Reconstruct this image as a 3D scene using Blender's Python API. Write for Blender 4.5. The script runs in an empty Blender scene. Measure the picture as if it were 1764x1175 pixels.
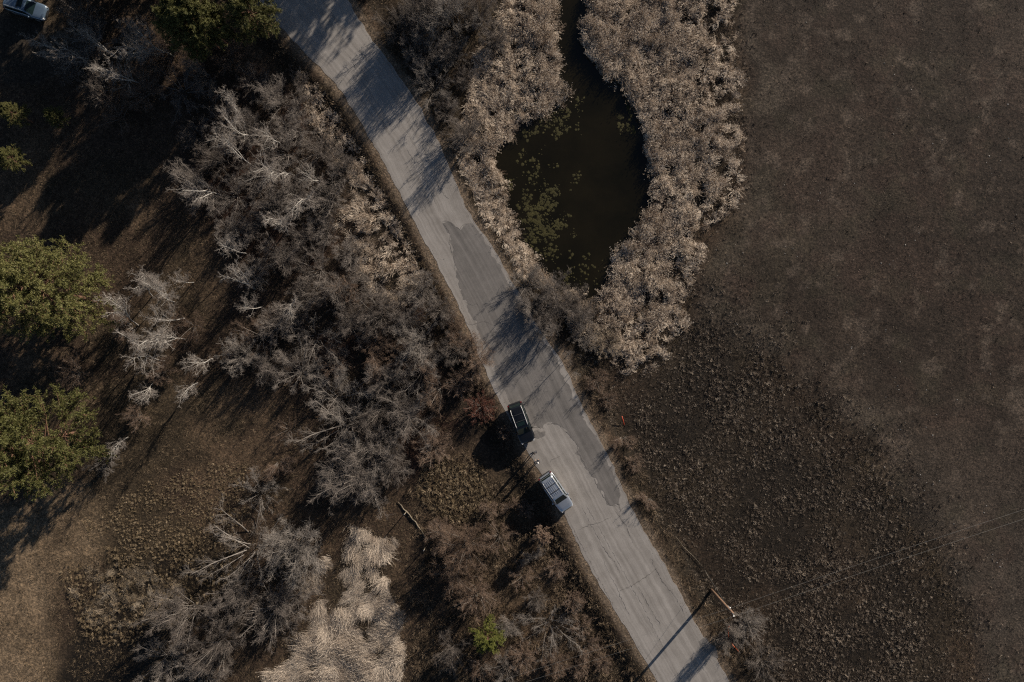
import bpy, bmesh, math, random
import numpy as np
from mathutils import Vector, Matrix

# ------------------------------------------------------------------ camera, sky, sun, exposure
S = 15.1                 # photograph pixels per metre on the road
CX, CY = 882.0, 587.5    # point straight below the drone
H = 77.9                 # drone height
sc = bpy.context.scene
col = sc.collection
R = math.radians
SUN_EL, SUN_AZ = 18.0, math.atan2(0.77, 0.64)      # sun stands up and to the right of the picture

cam_d = bpy.data.cameras.new('camera'); cam_d.lens = 24.0; cam_d.sensor_width = 36.0
cam_d.clip_start = 0.5; cam_d.clip_end = 6000
cam = bpy.data.objects.new('camera', cam_d); col.objects.link(cam)
cam.location = (0, 0, H); cam.rotation_euler = (0, 0, 0)
sc.camera = cam

w = bpy.data.worlds.new('World'); sc.world = w; w.use_nodes = True
nt = w.node_tree; nt.nodes.clear()
sky = nt.nodes.new('ShaderNodeTexSky'); sky.sky_type = 'NISHITA'; sky.sun_disc = False
sky.sun_elevation = R(SUN_EL); sky.sun_rotation = math.pi / 2 - SUN_AZ
sky.air_density = 0.75; sky.dust_density = 0.4
bg = nt.nodes.new('ShaderNodeBackground'); bg.inputs['Strength'].default_value = 0.05
wo = nt.nodes.new('ShaderNodeOutputWorld')
nt.links.new(sky.outputs[0], bg.inputs[0]); nt.links.new(bg.outputs[0], wo.inputs[0])

sun_d = bpy.data.lights.new('sun', 'SUN'); sun_d.energy = 5.0; sun_d.angle = R(0.5); sun_d.color = (1.0, 0.90, 0.77)
sun = bpy.data.objects.new('sun', sun_d); col.objects.link(sun); sun.location = (30, 40, 60)
sdir = Vector((math.cos(SUN_AZ) * math.cos(R(SUN_EL)), math.sin(SUN_AZ) * math.cos(R(SUN_EL)), math.sin(R(SUN_EL))))
sun.rotation_euler = sdir.to_track_quat('Z', 'Y').to_euler()

vs = sc.view_settings
vs.view_transform = 'Standard'; vs.look = 'None'; vs.gamma = 1.0; vs.use_curve_mapping = False
vs.exposure = 0.8
sc.cycles.use_denoising = False; sc.cycles.filter_width = 1.2
sc.cycles.max_bounces = 5; sc.cycles.diffuse_bounces = 2; sc.cycles.transparent_max_bounces = 4

# ------------------------------------------------------------------ helpers
rng = np.random.default_rng(7)
def P(px, py, z=0.0):
    """metres of the thing that the photograph shows at (px, py) when it is z metres up"""
    k = (H - z) / H / S
    return ((px - CX) * k, -(py - CY) * k)
def PA(pts):
    return np.array([P(*p) for p in pts], float)

def _hash(ix, iy, seed):
    n = (ix * 374761393 + iy * 668265263 + seed * 974634777) & 0x7fffffff
    n = ((n ^ (n >> 13)) * 1274126177) & 0x7fffffff
    n = (n ^ (n >> 16)) & 0xffff
    return n / 65535.0
def vnoise(x, y, seed=0):
    x = np.asarray(x, float); y = np.asarray(y, float)
    ix = np.floor(x).astype(np.int64); iy = np.floor(y).astype(np.int64)
    fx = x - ix; fy = y - iy
    fx = fx * fx * (3 - 2 * fx); fy = fy * fy * (3 - 2 * fy)
    a = _hash(ix, iy, seed); b = _hash(ix + 1, iy, seed); c = _hash(ix, iy + 1, seed); d = _hash(ix + 1, iy + 1, seed)
    return (a * (1 - fx) + b * fx) * (1 - fy) + (c * (1 - fx) + d * fx) * fy
def fbm(x, y, scale, seed=0, oct=4):
    t = 0; amp = 0.5; f = 1.0 / scale; tot = 0
    for k in range(oct):
        t = t + amp * vnoise(x * f + 17.3 * k, y * f - 9.1 * k, seed + k); tot += amp; amp *= 0.5; f *= 2.03
    return t / tot
def sstep(a, b, x):
    t = np.clip((x - a) / (b - a), 0, 1); return t * t * (3 - 2 * t)
def sd_poly(x, y, poly):
    """signed distance to a polygon, negative inside"""
    d2 = np.full(x.shape, 1e18); inside = np.zeros(x.shape, bool)
    n = len(poly)
    for i in range(n):
        ax, ay = poly[i]; bx, by = poly[(i + 1) % n]
        ex, ey = bx - ax, by - ay
        t = np.clip(((x - ax) * ex + (y - ay) * ey) / (ex * ex + ey * ey + 1e-12), 0, 1)
        d2 = np.minimum(d2, (x - ax - t * ex) ** 2 + (y - ay - t * ey) ** 2)
        cond = ((ay > y) != (by > y))
        if ey != 0:
            inside ^= cond & (x < (bx - ax) * (y - ay) / ey + ax)
    d = np.sqrt(d2)
    return np.where(inside, -d, d)

def link(o, parent=None):
    col.objects.link(o)
    if parent is not None: o.parent = parent
    return o
def tag(o, label=None, cat=None, group=None, kind=None):
    if label: o['label'] = label
    if cat: o['category'] = cat
    if group: o['group'] = group
    if kind: o['kind'] = kind
    return o
def empty(name, loc=(0, 0, 0), rz=0.0):
    o = bpy.data.objects.new(name, None); o.empty_display_size = 0.2
    o.location = loc; o.rotation_euler = (0, 0, rz)
    return link(o)
def mesh_np(name, V, F, smooth=False):
    """mesh from an (n,3) array and an (m,3) or (m,4) face array, or a list of faces"""
    me = bpy.data.meshes.new(name)
    V = np.asarray(V, np.float32)
    if isinstance(F, np.ndarray):
        m, k = F.shape
        me.vertices.add(len(V)); me.vertices.foreach_set('co', V.ravel())
        me.loops.add(m * k); me.loops.foreach_set('vertex_index', F.astype(np.int32).ravel())
        me.polygons.add(m); me.polygons.foreach_set('loop_start', np.arange(0, m * k, k, dtype=np.int32))
        me.update(calc_edges=True)
    else:
        me.from_pydata([tuple(v) for v in V], [], [tuple(f) for f in F])
    me.polygons.foreach_set('use_smooth', np.full(len(me.polygons), bool(smooth)))
    me.update()
    return me
def obj(name, me, mat=None, parent=None):
    if mat is not None:
        me.materials.clear(); me.materials.append(mat)
    return link(bpy.data.objects.new(name, me), parent)

class MB:
    """collects quads / polygons for one mesh"""
    def __init__(s): s.v = []; s.f = []
    def add(s, V, F):
        o = len(s.v); s.v += [tuple(map(float, v)) for v in V]; s.f += [tuple(int(i) + o for i in f) for f in F]; return s
    def box(s, c, size, rz=0.0, taper=1.0, bev=0.0):
        cx, cy, cz = c; a, b, h = size[0] / 2, size[1] / 2, size[2] / 2
        V = []
        cr, sr = math.cos(rz), math.sin(rz)
        lv = [(-h, 1 - bev), (-h + bev * min(a, b), 1), (h - bev * min(a, b), taper), (h, taper - bev)] if bev else [(-h, 1), (h, taper)]
        for z, k in lv:
            for sx, sy in ((-1, -1), (1, -1), (1, 1), (-1, 1)):
                x, y = sx * a * k, sy * b * k
                V.append((cx + x * cr - y * sr, cy + x * sr + y * cr, cz + z))
        n = len(lv); F = [(3, 2, 1, 0), tuple(4 * (n - 1) + i for i in range(4))]
        for l in range(n - 1):
            for i in range(4):
                j = (i + 1) % 4; F.append((4 * l + i, 4 * l + j, 4 * l + 4 + j, 4 * l + 4 + i))
        return s.add(V, F)
    def tube(s, pts, rad, sides=8, caps=True):
        pts = [Vector(p) for p in pts]; n = len(pts)
        rad = [rad] * n if not hasattr(rad, '__len__') else rad
        V = []; F = []
        up = Vector((0.123, 0.345, 0.93)); 
        for i, p in enumerate(pts):
            t = (pts[min(i + 1, n - 1)] - pts[max(i - 1, 0)]).normalized()
            if abs(t.dot(up)) > 0.97: up = Vector((0.95, 0.2, 0.1))
            u = (up - t * up.dot(t)).normalized(); v = t.cross(u)
            for k in range(sides):
                a = 2 * math.pi * k / sides
                V.append(p + (u * math.cos(a) + v * math.sin(a)) * rad[i])
        for i in range(n - 1):
            for k in range(sides):
                j = (k + 1) % sides
                F.append((i * sides + k, i * sides + j, (i + 1) * sides + j, (i + 1) * sides + k))
        if caps:
            F.append(tuple(range(sides - 1, -1, -1))); F.append(tuple((n - 1) * sides + k for k in range(sides)))
        return s.add(V, F)
    def build(s, name, mat, parent=None, smooth=False):
        me = mesh_np(name, np.array(s.v), s.f, smooth)
        return obj(name, me, mat, parent)

# ------------------------------------------------------------------ materials
def new_mat(name):
    m = bpy.data.materials.new(name); m.use_nodes = True
    n = m.node_tree.nodes; b = n['Principled BSDF']
    return m, m.node_tree, n, b
def ramp(nt, stops):
    r = nt.nodes.new('ShaderNodeValToRGB'); e = r.color_ramp.elements
    while len(e) < len(stops): e.new(0.5)
    for k, (p, c) in enumerate(stops):
        e[k].position = p; e[k].color = (*c, 1)
    return r
def noise(nt, scale, detail=4, rough=0.6, vec=None):
    n = nt.nodes.new('ShaderNodeTexNoise'); n.inputs['Scale'].default_value = scale
    n.inputs['Detail'].default_value = detail; n.inputs['Roughness'].default_value = rough
    if vec is not None: nt.links.new(vec, n.inputs['Vector'])
    return n
def mat_plain(name, c, rough=0.6, metal=0.0, coat=0.0, var=0.12, scale=6.0):
    m, t, n, b = new_mat(name)
    tc = n.new('ShaderNodeTexCoord'); nz = noise(t, scale, 3, 0.6, tc.outputs['Object'])
    r = ramp(t, [(0.3, [x * (1 - var) for x in c]), (0.7, [min(1, x * (1 + var)) for x in c])])
    t.links.new(nz.outputs[0], r.inputs[0]); t.links.new(r.outputs[0], b.inputs['Base Color'])
    b.inputs['Roughness'].default_value = rough; b.inputs['Metallic'].default_value = metal
    if coat: b.inputs['Coat Weight'].default_value = coat; b.inputs['Coat Roughness'].default_value = 0.06
    return m
def mat_plant(name, stops, scale=1.5, rough=0.8, per_object=0.5, translucent=0.0):
    """dry stems, twigs and needles: colour by a noise through the plant and by the plant itself"""
    m, t, n, b = new_mat(name)
    tc = n.new('ShaderNodeTexCoord'); oi = n.new('ShaderNodeObjectInfo')
    nz = noise(t, scale, 3, 0.65, tc.outputs['Object'])
    mx = n.new('ShaderNodeMix'); mx.data_type = 'FLOAT'; mx.inputs[0].default_value = per_object
    t.links.new(nz.outputs[0], mx.inputs[2]); t.links.new(oi.outputs['Random'], mx.inputs[3])
    r = ramp(t, stops); t.links.new(mx.outputs[0], r.inputs[0])
    t.links.new(r.outputs[0], b.inputs['Base Color'])
    b.inputs['Roughness'].default_value = rough; b.inputs['Specular IOR Level'].default_value = 0.2
    if translucent:
        out = n['Material Output']
        tr = n.new('ShaderNodeBsdfTranslucent'); ms = n.new('ShaderNodeMixShader'); ms.inputs[0].default_value = translucent
        t.links.new(r.outputs[0], tr.inputs[0])
        t.links.new(b.outputs[0], ms.inputs[1]); t.links.new(tr.outputs[0], ms.inputs[2])
        t.links.new(ms.outputs[0], out.inputs[0])
    return m

M = {}
M['reed'] = mat_plant('dry_reed', [(0.18, (0.11, 0.072, 0.047)), (0.42, (0.36, 0.28, 0.21)), (0.85, (0.72, 0.61, 0.49))], 1.2, 0.75, 0.6, 0.05)
M['lodged'] = mat_plant('flattened_reed', [(0.1, (0.17, 0.125, 0.092)), (0.45, (0.38, 0.31, 0.245)), (0.9, (0.60, 0.51, 0.415))], 1.2, 0.7, 0.6, 0.1)
M['tussock'] = mat_plant('sedge_tussock', [(0.1, (0.06, 0.045, 0.033)), (0.5, (0.165, 0.128, 0.098)), (0.95, (0.40, 0.33, 0.26))], 1.5, 0.85, 0.75)
M['bunch'] = mat_plant('golden_bunch_grass', [(0.1, (0.12, 0.085, 0.05)), (0.5, (0.22, 0.165, 0.10)), (0.95, (0.36, 0.28, 0.19))], 1.5, 0.8, 0.7)
M['bunch_pale'] = mat_plant('pale_bunch_grass', [(0.1, (0.15, 0.11, 0.07)), (0.5, (0.30, 0.235, 0.165)), (0.95, (0.52, 0.43, 0.32))], 1.2, 0.75, 0.7)
M['grass'] = mat_plant('dead_grass', [(0.05, (0.042, 0.031, 0.017)), (0.5, (0.085, 0.062, 0.039)), (0.95, (0.22, 0.162, 0.105))], 0.8, 0.85, 0.8)
M['weed'] = mat_plant('dead_weed', [(0.05, (0.038, 0.026, 0.016)), (0.5, (0.095, 0.068, 0.045)), (0.95, (0.235, 0.175, 0.118))], 0.9, 0.85, 0.7)
M['mat'] = mat_plant('matted_stems', [(0.05, (0.012, 0.009, 0.006)), (0.55, (0.040, 0.030, 0.022)), (0.95, (0.13, 0.10, 0.078))], 0.8, 0.9, 0.8)
M['stubble'] = mat_plant('pasture_stubble', [(0.10, (0.016, 0.012, 0.008)), (0.55, (0.050, 0.037, 0.029)), (0.90, (0.19, 0.148, 0.115))], 0.8, 0.9, 0.8)
M['willow'] = mat_plant('willow_twig', [(0.1, (0.084, 0.068, 0.057)), (0.5, (0.145, 0.122, 0.106)), (0.95, (0.23, 0.20, 0.175))], 0.9, 0.8, 0.5)
M['willow_grey'] = mat_plant('grey_twig', [(0.1, (0.13, 0.112, 0.098)), (0.9, (0.27, 0.238, 0.21))], 0.9, 0.8, 0.4)
M['willow_brown'] = mat_plant('brown_twig', [(0.1, (0.10, 0.066, 0.046)), (0.9, (0.22, 0.155, 0.115))], 0.9, 0.8, 0.5)
M['red_twig'] = mat_plant('red_twig', [(0.1, (0.085, 0.035, 0.025)), (0.9, (0.20, 0.09, 0.062))], 0.9, 0.7, 0.4)
M['blond_twig'] = mat_plant('blond_twig', [(0.1, (0.17, 0.13, 0.09)), (0.9, (0.36, 0.29, 0.22))], 0.9, 0.8, 0.4)
M['stem'] = mat_plant('shrub_stem', [(0.1, (0.11, 0.095, 0.083)), (0.9, (0.25, 0.222, 0.195))], 3.0, 0.8, 0.3)
M['birch_bark'] = mat_plant('white_bark', [(0.30, (0.13, 0.115, 0.10)), (0.42, (0.32, 0.295, 0.265)), (0.8, (0.48, 0.45, 0.41))], 4.0, 0.7, 0.1)
M['birch_twig'] = mat_plant('pale_twig', [(0.1, (0.16, 0.135, 0.118)), (0.9, (0.31, 0.27, 0.235))], 0.7, 0.8, 0.3)
M['pine_bark'] = mat_plant('pine_bark', [(0.2, (0.06, 0.032, 0.021)), (0.8, (0.19, 0.105, 0.07))], 3.0, 0.85, 0.2)
M['needles'] = mat_plant('pine_needles', [(0.15, (0.045, 0.048, 0.014)), (0.5, (0.100, 0.098, 0.032)), (0.9, (0.18, 0.165, 0.062))], 0.8, 0.6, 0.25, 0.12)
M['needles_bright'] = mat_plant('young_pine_needles', [(0.15, (0.075, 0.088, 0.018)), (0.9, (0.20, 0.20, 0.052))], 1.2, 0.6, 0.2, 0.12)
M['algae'] = mat_plant('pond_algae', [(0.2, (0.012, 0.011, 0.003)), (0.9, (0.052, 0.044, 0.012))], 1.0, 0.8, 0.2)
M['gravel'] = mat_plant('tan_gravel', [(0.1, (0.07, 0.052, 0.038)), (0.9, (0.24, 0.19, 0.145))], 2.0, 0.9, 0.8)
M['stone'] = mat_plant('pale_stone', [(0.1, (0.16, 0.145, 0.13)), (0.9, (0.40, 0.38, 0.35))], 2.0, 0.9, 0.7)

def ground_material():
    m, t, n, b = new_mat('ground_soil')
    at = n.new('ShaderNodeAttribute'); at.attribute_name = 'zone'
    ge = n.new('ShaderNodeNewGeometry')
    n1 = noise(t, 0.22, 5, 0.62, ge.outputs['Position']); n2 = noise(t, 2.1, 5, 0.68, ge.outputs['Position'])
    n3 = noise(t, 5.0, 5, 0.75, ge.outputs['Position'])
    r1 = ramp(t, [(0.3, (0.72, 0.70, 0.68)), (0.7, (1.28, 1.25, 1.22))])
    r2 = ramp(t, [(0.32, (0.62, 0.60, 0.57)), (0.55, (1.0, 1.0, 1.0)), (0.75, (1.5, 1.45, 1.38))])
    r3 = ramp(t, [(0.34, (0.35, 0.34, 0.32)), (0.50, (0.88, 0.88, 0.88)), (0.68, (2.1, 2.0, 1.88))])
    for a, c in ((n1, r1), (n2, r2), (n3, r3)): t.links.new(a.outputs[0], c.inputs[0])
    prev = at.outputs['Color']
    for r in (r1, r2, r3):
        mx = n.new('ShaderNodeMix'); mx.data_type = 'RGBA'; mx.blend_type = 'MULTIPLY'; mx.inputs[0].default_value = 1.0
        t.links.new(prev, mx.inputs[6]); t.links.new(r.outputs[0], mx.inputs[7]); prev = mx.outputs[2]
    t.links.new(prev, b.inputs['Base Color'])
    rr = n.new('ShaderNodeMapRange'); rr.inputs[1].default_value = 0; rr.inputs[2].default_value = 1
    rr.inputs[3].default_value = 0.95; rr.inputs[4].default_value = 0.35
    t.links.new(at.outputs['Alpha'], rr.inputs[0]); t.links.new(rr.outputs[0], b.inputs['Roughness'])
    b.inputs['Specular IOR Level'].default_value = 0.2
    bp = n.new('ShaderNodeBump'); bp.inputs['Strength'].default_value = 0.65; bp.inputs['Distance'].default_value = 0.11
    ad = n.new('ShaderNodeMath'); ad.operation = 'MULTIPLY_ADD'; ad.inputs[1].default_value = 0.45
    t.links.new(n3.outputs[0], ad.inputs[0]); t.links.new(n2.outputs[0], ad.inputs[2])
    t.links.new(ad.outputs[0], bp.inputs['Height']); t.links.new(bp.outputs[0], b.inputs['Normal'])
    return m
M['ground'] = ground_material()

def asphalt(name, dark, light, streak):
    m, t, n, b = new_mat(name)
    uv = n.new('ShaderNodeUVMap'); uv.uv_map = 'along'
    mp = n.new('ShaderNodeMapping'); mp.inputs['Scale'].default_value = (0.035, 2.6, 1)
    t.links.new(uv.outputs[0], mp.inputs[0])
    n1 = noise(t, 1.0, 5, 0.6, mp.outputs[0])
    ge = n.new('ShaderNodeNewGeometry')
    n2 = noise(t, 0.55, 5, 0.65, ge.outputs['Position']); n3 = noise(t, 16.0, 3, 0.7, ge.outputs['Position'])
    mix = n.new('ShaderNodeMix'); mix.data_type = 'FLOAT'; mix.inputs[0].default_value = 1 - streak
    t.links.new(n1.outputs[0], mix.inputs[2]); t.links.new(n2.outputs[0], mix.inputs[3])
    r = ramp(t, [(0.36, dark), (0.64, light)]); t.links.new(mix.outputs[0], r.inputs[0])
    r3 = ramp(t, [(0.3, (0.82, 0.82, 0.82)), (0.7, (1.15, 1.15, 1.15))]); t.links.new(n3.outputs[0], r3.inputs[0])
    mx = n.new('ShaderNodeMix'); mx.data_type = 'RGBA'; mx.blend_type = 'MULTIPLY'; mx.inputs[0].default_value = 1.0
    t.links.new(r.outputs[0], mx.inputs[6]); t.links.new(r3.outputs[0], mx.inputs[7])
    t.links.new(mx.outputs[2], b.inputs['Base Color']); b.inputs['Roughness'].default_value = 0.85
    b.inputs['Specular IOR Level'].default_value = 0.25
    bp = n.new('ShaderNodeBump'); bp.inputs['Strength'].default_value = 0.15; bp.inputs['Distance'].default_value = 0.02
    t.links.new(n3.outputs[0], bp.inputs['Height']); t.links.new(bp.outputs[0], b.inputs['Normal'])
    return m
M['road'] = asphalt('old_asphalt', (0.172, 0.155, 0.140), (0.292, 0.267, 0.245), 0.65)
M['patch'] = asphalt('newer_asphalt', (0.098, 0.090, 0.084), (0.178, 0.162, 0.150), 0.6)
M['crack'] = mat_plain('crack_tar', (0.115, 0.103, 0.093), 0.9, var=0.3, scale=1.0)
def water_material():
    m, t, n, b = new_mat('pond_water')
    ge = n.new('ShaderNodeNewGeometry'); n1 = noise(t, 0.18, 4, 0.6, ge.outputs['Position'])
    r = ramp(t, [(0.3, (0.0050, 0.0042, 0.0018)), (0.7, (0.011, 0.0085, 0.0038))])
    t.links.new(n1.outputs[0], r.inputs[0]); t.links.new(r.outputs[0], b.inputs['Base Color'])
    b.inputs['Roughness'].default_value = 0.12; b.inputs['IOR'].default_value = 1.33
    n2 = noise(t, 3.0, 2, 0.5, ge.outputs['Position'])
    bp = n.new('ShaderNodeBump'); bp.inputs['Strength'].default_value = 0.05; bp.inputs['Distance'].default_value = 0.02
    t.links.new(n2.outputs[0], bp.inputs['Height']); t.links.new(bp.outputs[0], b.inputs['Normal'])
    return m
M['water'] = water_material()
def glass_material(name, c):
    m, t, n, b = new_mat(name)
    tc = n.new('ShaderNodeTexCoord'); nz = noise(t, 2, 2, 0.5, tc.outputs['Object'])
    r = ramp(t, [(0.3, c), (0.7, [x * 1.4 for x in c])]); t.links.new(nz.outputs[0], r.inputs[0])
    t.links.new(r.outputs[0], b.inputs['Base Color']); b.inputs['Roughness'].default_value = 0.04; b.inputs['IOR'].default_value = 1.45; b.inputs['Specular IOR Level'].default_value = 0.3
    return m
M['glass'] = glass_material('tinted_glass', (0.006, 0.012, 0.012))
M['tyre'] = mat_plain('tyre_rubber', (0.02, 0.02, 0.02), 0.85)
M['rim'] = mat_plain('alloy_rim', (0.45, 0.45, 0.46), 0.3, 0.9)
M['glint_paint'] = mat_plain('rail_glint_paint', (0.80, 0.79, 0.77), 0.3, 0.15, 0.3, 0.03)  # bright reflections off the metal rails painted in as a pale colour
M['black_plastic'] = mat_plain('black_plastic', (0.02, 0.02, 0.022), 0.5)
M['headlight'] = mat_plain('headlight_lens', (0.7, 0.7, 0.7), 0.12, 0.4, 0.5, 0.05)
M['taillight'] = mat_plain('taillight_lens', (0.10, 0.008, 0.008), 0.2, 0, 0.5)
M['silver_paint'] = mat_plain('silver_paint', (0.42, 0.44, 0.47), 0.28, 0.7, 0.8, 0.03, 2.0)
M['black_paint'] = mat_plain('black_paint', (0.004, 0.004, 0.005), 0.3, 0.0, 0.25, 0.1, 2.0)
M['sky_tint_paint'] = mat_plain('sky_tinted_grey_paint', (0.10, 0.14, 0.19), 0.3, 0.4, 0.8, 0.05, 2.0)  # blue of the sky reflected in the hood is put into the paint
M['pole_wood'] = mat_plant('pole_wood', [(0.2, (0.10, 0.06, 0.038)), (0.8, (0.24, 0.15, 0.10))], 3.0, 0.85, 0.0)
M['grey_wood'] = mat_plant('weathered_wood', [(0.2, (0.09, 0.075, 0.055)), (0.8, (0.25, 0.21, 0.155))], 4.0, 0.9, 0.1)
M['porcelain'] = mat_plain('porcelain', (0.75, 0.74, 0.70), 0.2, 0, 0.4, 0.05)
M['steel'] = mat_plain('galvanised_steel', (0.42, 0.42, 0.42), 0.45, 0.6)
M['wire'] = mat_plain('aluminium_wire', (0.16, 0.155, 0.145), 0.55, 0.3)
M['orange'] = mat_plain('orange_plastic', (0.62, 0.13, 0.04), 0.5)
M['red_orange'] = mat_plain('red_orange_plastic', (0.55, 0.075, 0.03), 0.5)
M['jacket'] = mat_plain('dark_jacket', (0.022, 0.022, 0.026), 0.9, var=0.3)
M['jacket2'] = mat_plain('charcoal_jacket', (0.05, 0.048, 0.05), 0.9, var=0.3)
M['trousers'] = mat_plain('dark_trousers', (0.03, 0.03, 0.038), 0.9, var=0.3)
M['skin'] = mat_plain('skin', (0.42, 0.27, 0.20), 0.55)
M['hair'] = mat_plain('dark_hair', (0.03, 0.02, 0.014), 0.6, var=0.4)
M['knit'] = mat_plain('pale_knit', (0.55, 0.53, 0.50), 0.9)
M['shoe'] = mat_plain('shoe', (0.03, 0.026, 0.022), 0.7)

# ------------------------------------------------------------------ layout traced on the ground (photograph pixels -> metres)
road_left = PA([(300, -160), (380, -70), (451, 10), (519, 85), (553, 119), (584, 150), (638, 238), (686, 327), (717, 391), (757, 462), (786, 519),
                (811, 577), (832, 630), (854, 677), (885, 735), (921, 800), (950, 845), (975, 891), (1015, 978), (1056, 1046), (1089, 1099), (1130, 1170), (1170, 1245), (1240, 1380)])
road_right = PA([(430, -220), (520, -110), (600, 2), (638, 65), (693, 136), (733, 201), (768, 269), (788, 323), (812, 378), (843, 416), (882, 484),
                 (932, 573), (975, 630), (993, 677), (1014, 723), (1050, 787), (1079, 857), (1109, 914), (1150, 982), (1180, 1039), (1210, 1096), (1254, 1167), (1300, 1250), (1370, 1380)])
def resample(pl, n):
    d = np.r_[0, np.cumsum(np.hypot(*np.diff(pl, axis=0).T))]
    t = np.linspace(0, d[-1], n)
    # smooth the traced corners
    q = np.c_[np.interp(t, d, pl[:, 0]), np.interp(t, d, pl[:, 1])]
    k = np.ones(9) / 9
    for c in range(2):
        pad = np.r_[2 * q[0, c] - q[4:0:-1, c], q[:, c], 2 * q[-1, c] - q[-2:-6:-1, c]]
        q[:, c] = np.convolve(pad, k, 'valid')
    return q
NR = 260
RL = resample(road_left, NR); RR = resample(road_right, NR)
road_poly = np.r_[RL[::5], RR[::-5]]
pond = PA([(958, -80), (1016, -80), (1004, 30), (1012, 95), (1040, 128), (1085, 165), (1108, 230), (1124, 300), (1114, 352), (1096, 392), (1060, 435), (1035, 492),
           (1000, 512), (970, 500), (938, 462), (900, 415), (882, 370), (862, 290), (866, 255), (900, 212), (955, 185), (978, 160), (968, 100), (955, 30)])
reeds_right = PA([(850, 70), (880, 10), (880, -60), (1258, -60), (1268, 120), (1272, 260), (1262, 350), (1222, 395), (1192, 480), (1178, 560), (1135, 625), (1080, 640),
                  (1020, 585), (975, 520), (925, 490), (880, 450), (846, 395), (820, 340), (800, 290), (784, 235), (815, 170), (820, 110)])
reeds_left = PA([(515, 130), (548, 165), (585, 215), (625, 280), (668, 350), (712, 430), (735, 482), (715, 520), (660, 520), (615, 470), (600, 420), (580, 370), (600, 320), (565, 260), (540, 205)])
lodged_area = PA([(625, 925), (650, 915), (672, 940), (682, 1000), (690, 1060), (695, 1240), (420, 1240), (470, 1160), (515, 1110), (540, 1060), (535, 1020), (550, 985), (590, 965)])
bunch_area = PA([(120, 990), (190, 960), (260, 950), (340, 930), (390, 900), (400, 960), (340, 1030), (290, 1075), (230, 1100), (140, 1080)])
mud_area = PA([(120, 1010), (200, 985), (330, 960), (400, 960), (380, 1060), (300, 1100), (250, 1240), (90, 1240), (100, 1120)])
meadow = PA([(1000, 610), (1080, 640), (1180, 560), (1250, 540), (1320, 610), (1400, 690), (1480, 770), (1550, 860), (1610, 960), (1650, 1060), (1700, 1240), (1290, 1240), (1225, 1080), (1150, 945), (1090, 830), (1035, 720)])
field = PA([(1250, -400), (3200, -400), (3200, 1800), (1720, 1800), (1680, 1090), (1600, 940), (1500, 790), (1400, 680), (1300, 600), (1190, 560), (1200, 470), (1235, 395), (1280, 340), (1275, 120)])
tan_grass = PA([(-600, 850), (20, 860), (110, 850), (140, 950), (125, 1020), (100, 1120), (95, 1600), (-600, 1600)])
mound = PA([(730, 800), (770, 790), (820, 800), (850, 840), (850, 900), (800, 900), (740, 880), (715, 840)])
track = PA([(-300, -20), (60, 40), (130, 70), (100, 110), (60, 140), (-300, 120)])

def height(x, y):
    dr = sd_poly(x, y, road_poly)
    base = -0.55 + 0.30 * (fbm(x, y, 14, 3, 3) - 0.5) + 0.10 * (fbm(x, y, 2.2, 5, 3) - 0.5)
    df = sd_poly(x, y, field)
    base = base + 0.20 * sstep(2, -3, df)
    slope = sstep(0.7, 3.2, dr)
    z = 0.0 * (1 - slope) + base * slope
    z = z + 0.05 * (fbm(x, y, 0.9, 11, 2) - 0.5) * sstep(0.9, 1.8, dr)
    z = np.where(dr < -0.9, -0.16, z)
    dp = sd_poly(x, y, pond)
    k = sstep(1.0, -1.2, dp)
    z = z * (1 - k) + (-1.25) * k
    return z
WATER_Z = -0.66
def h1(x, y):
    return float(height(np.array([x], float), np.array([y], float))[0])

# ------------------------------------------------------------------ ground
def axis(a, b, step, far):
    core = np.arange(a, b + 1e-6, step)
    out = []; s = step; p = b
    while p < far: s *= 1.35; p += s; out.append(p)
    lo = []; s = step; p = a
    while p > -far: s *= 1.35; p -= s; lo.append(p)
    return np.r_[lo[::-1], core, out]
gx = axis(-66, 66, 0.3, 2500); gy = axis(-47, 60, 0.3, 2500)
X, Y = np.meshgrid(gx, gy); xf, yf = X.ravel(), Y.ravel()
Z = height(xf, yf)
V = np.c_[xf, yf, Z]
nx, ny = len(gx), len(gy)
i = np.arange(nx * ny).reshape(ny, nx)
F = np.c_[i[:-1, :-1].ravel(), i[:-1, 1:].ravel(), i[1:, 1:].ravel(), i[1:, :-1].ravel()]
me = mesh_np('ground', V, F, True)
def blend(c, target, k):
    return c * (1 - k[:, None]) + np.array(target)[None, :] * k[:, None]
wob = (fbm(xf, yf, 6, 21, 4) - 0.5) * 5.0
dr = sd_poly(xf, yf, road_poly)
C = np.tile(np.array([0.050, 0.034, 0.023]), (len(xf), 1))
C = blend(C, (0.046, 0.035, 0.022), sstep(0.45, 0.65, fbm(xf, yf, 9, 31, 4)) * 0.8)
C = blend(C, (0.105, 0.073, 0.047), sstep(0.55, 0.7, fbm(xf, yf, 7, 33, 4)) * 0.6)
C = blend(C, (0.165, 0.122, 0.080), sstep(2.0, -3.0, sd_poly(xf, yf, tan_grass) + wob * 2.2))
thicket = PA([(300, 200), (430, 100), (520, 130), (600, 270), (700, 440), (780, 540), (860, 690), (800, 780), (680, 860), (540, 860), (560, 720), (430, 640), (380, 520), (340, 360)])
C = blend(C, (0.030, 0.021, 0.016), 0.85 * sstep(2.0, -2.5, sd_poly(xf, yf, thicket) + wob * 0.6))  # shade under the shrubs painted into the floor colour, partly reddish below
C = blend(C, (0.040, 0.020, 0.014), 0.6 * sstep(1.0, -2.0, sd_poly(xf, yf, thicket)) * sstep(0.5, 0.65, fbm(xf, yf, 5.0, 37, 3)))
df = sd_poly(xf, yf, field)
kf = sstep(2.0, -2.5, df + wob * 0.6)
fc = np.tile(np.array([0.043, 0.0325, 0.0255]), (len(xf), 1))
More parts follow.
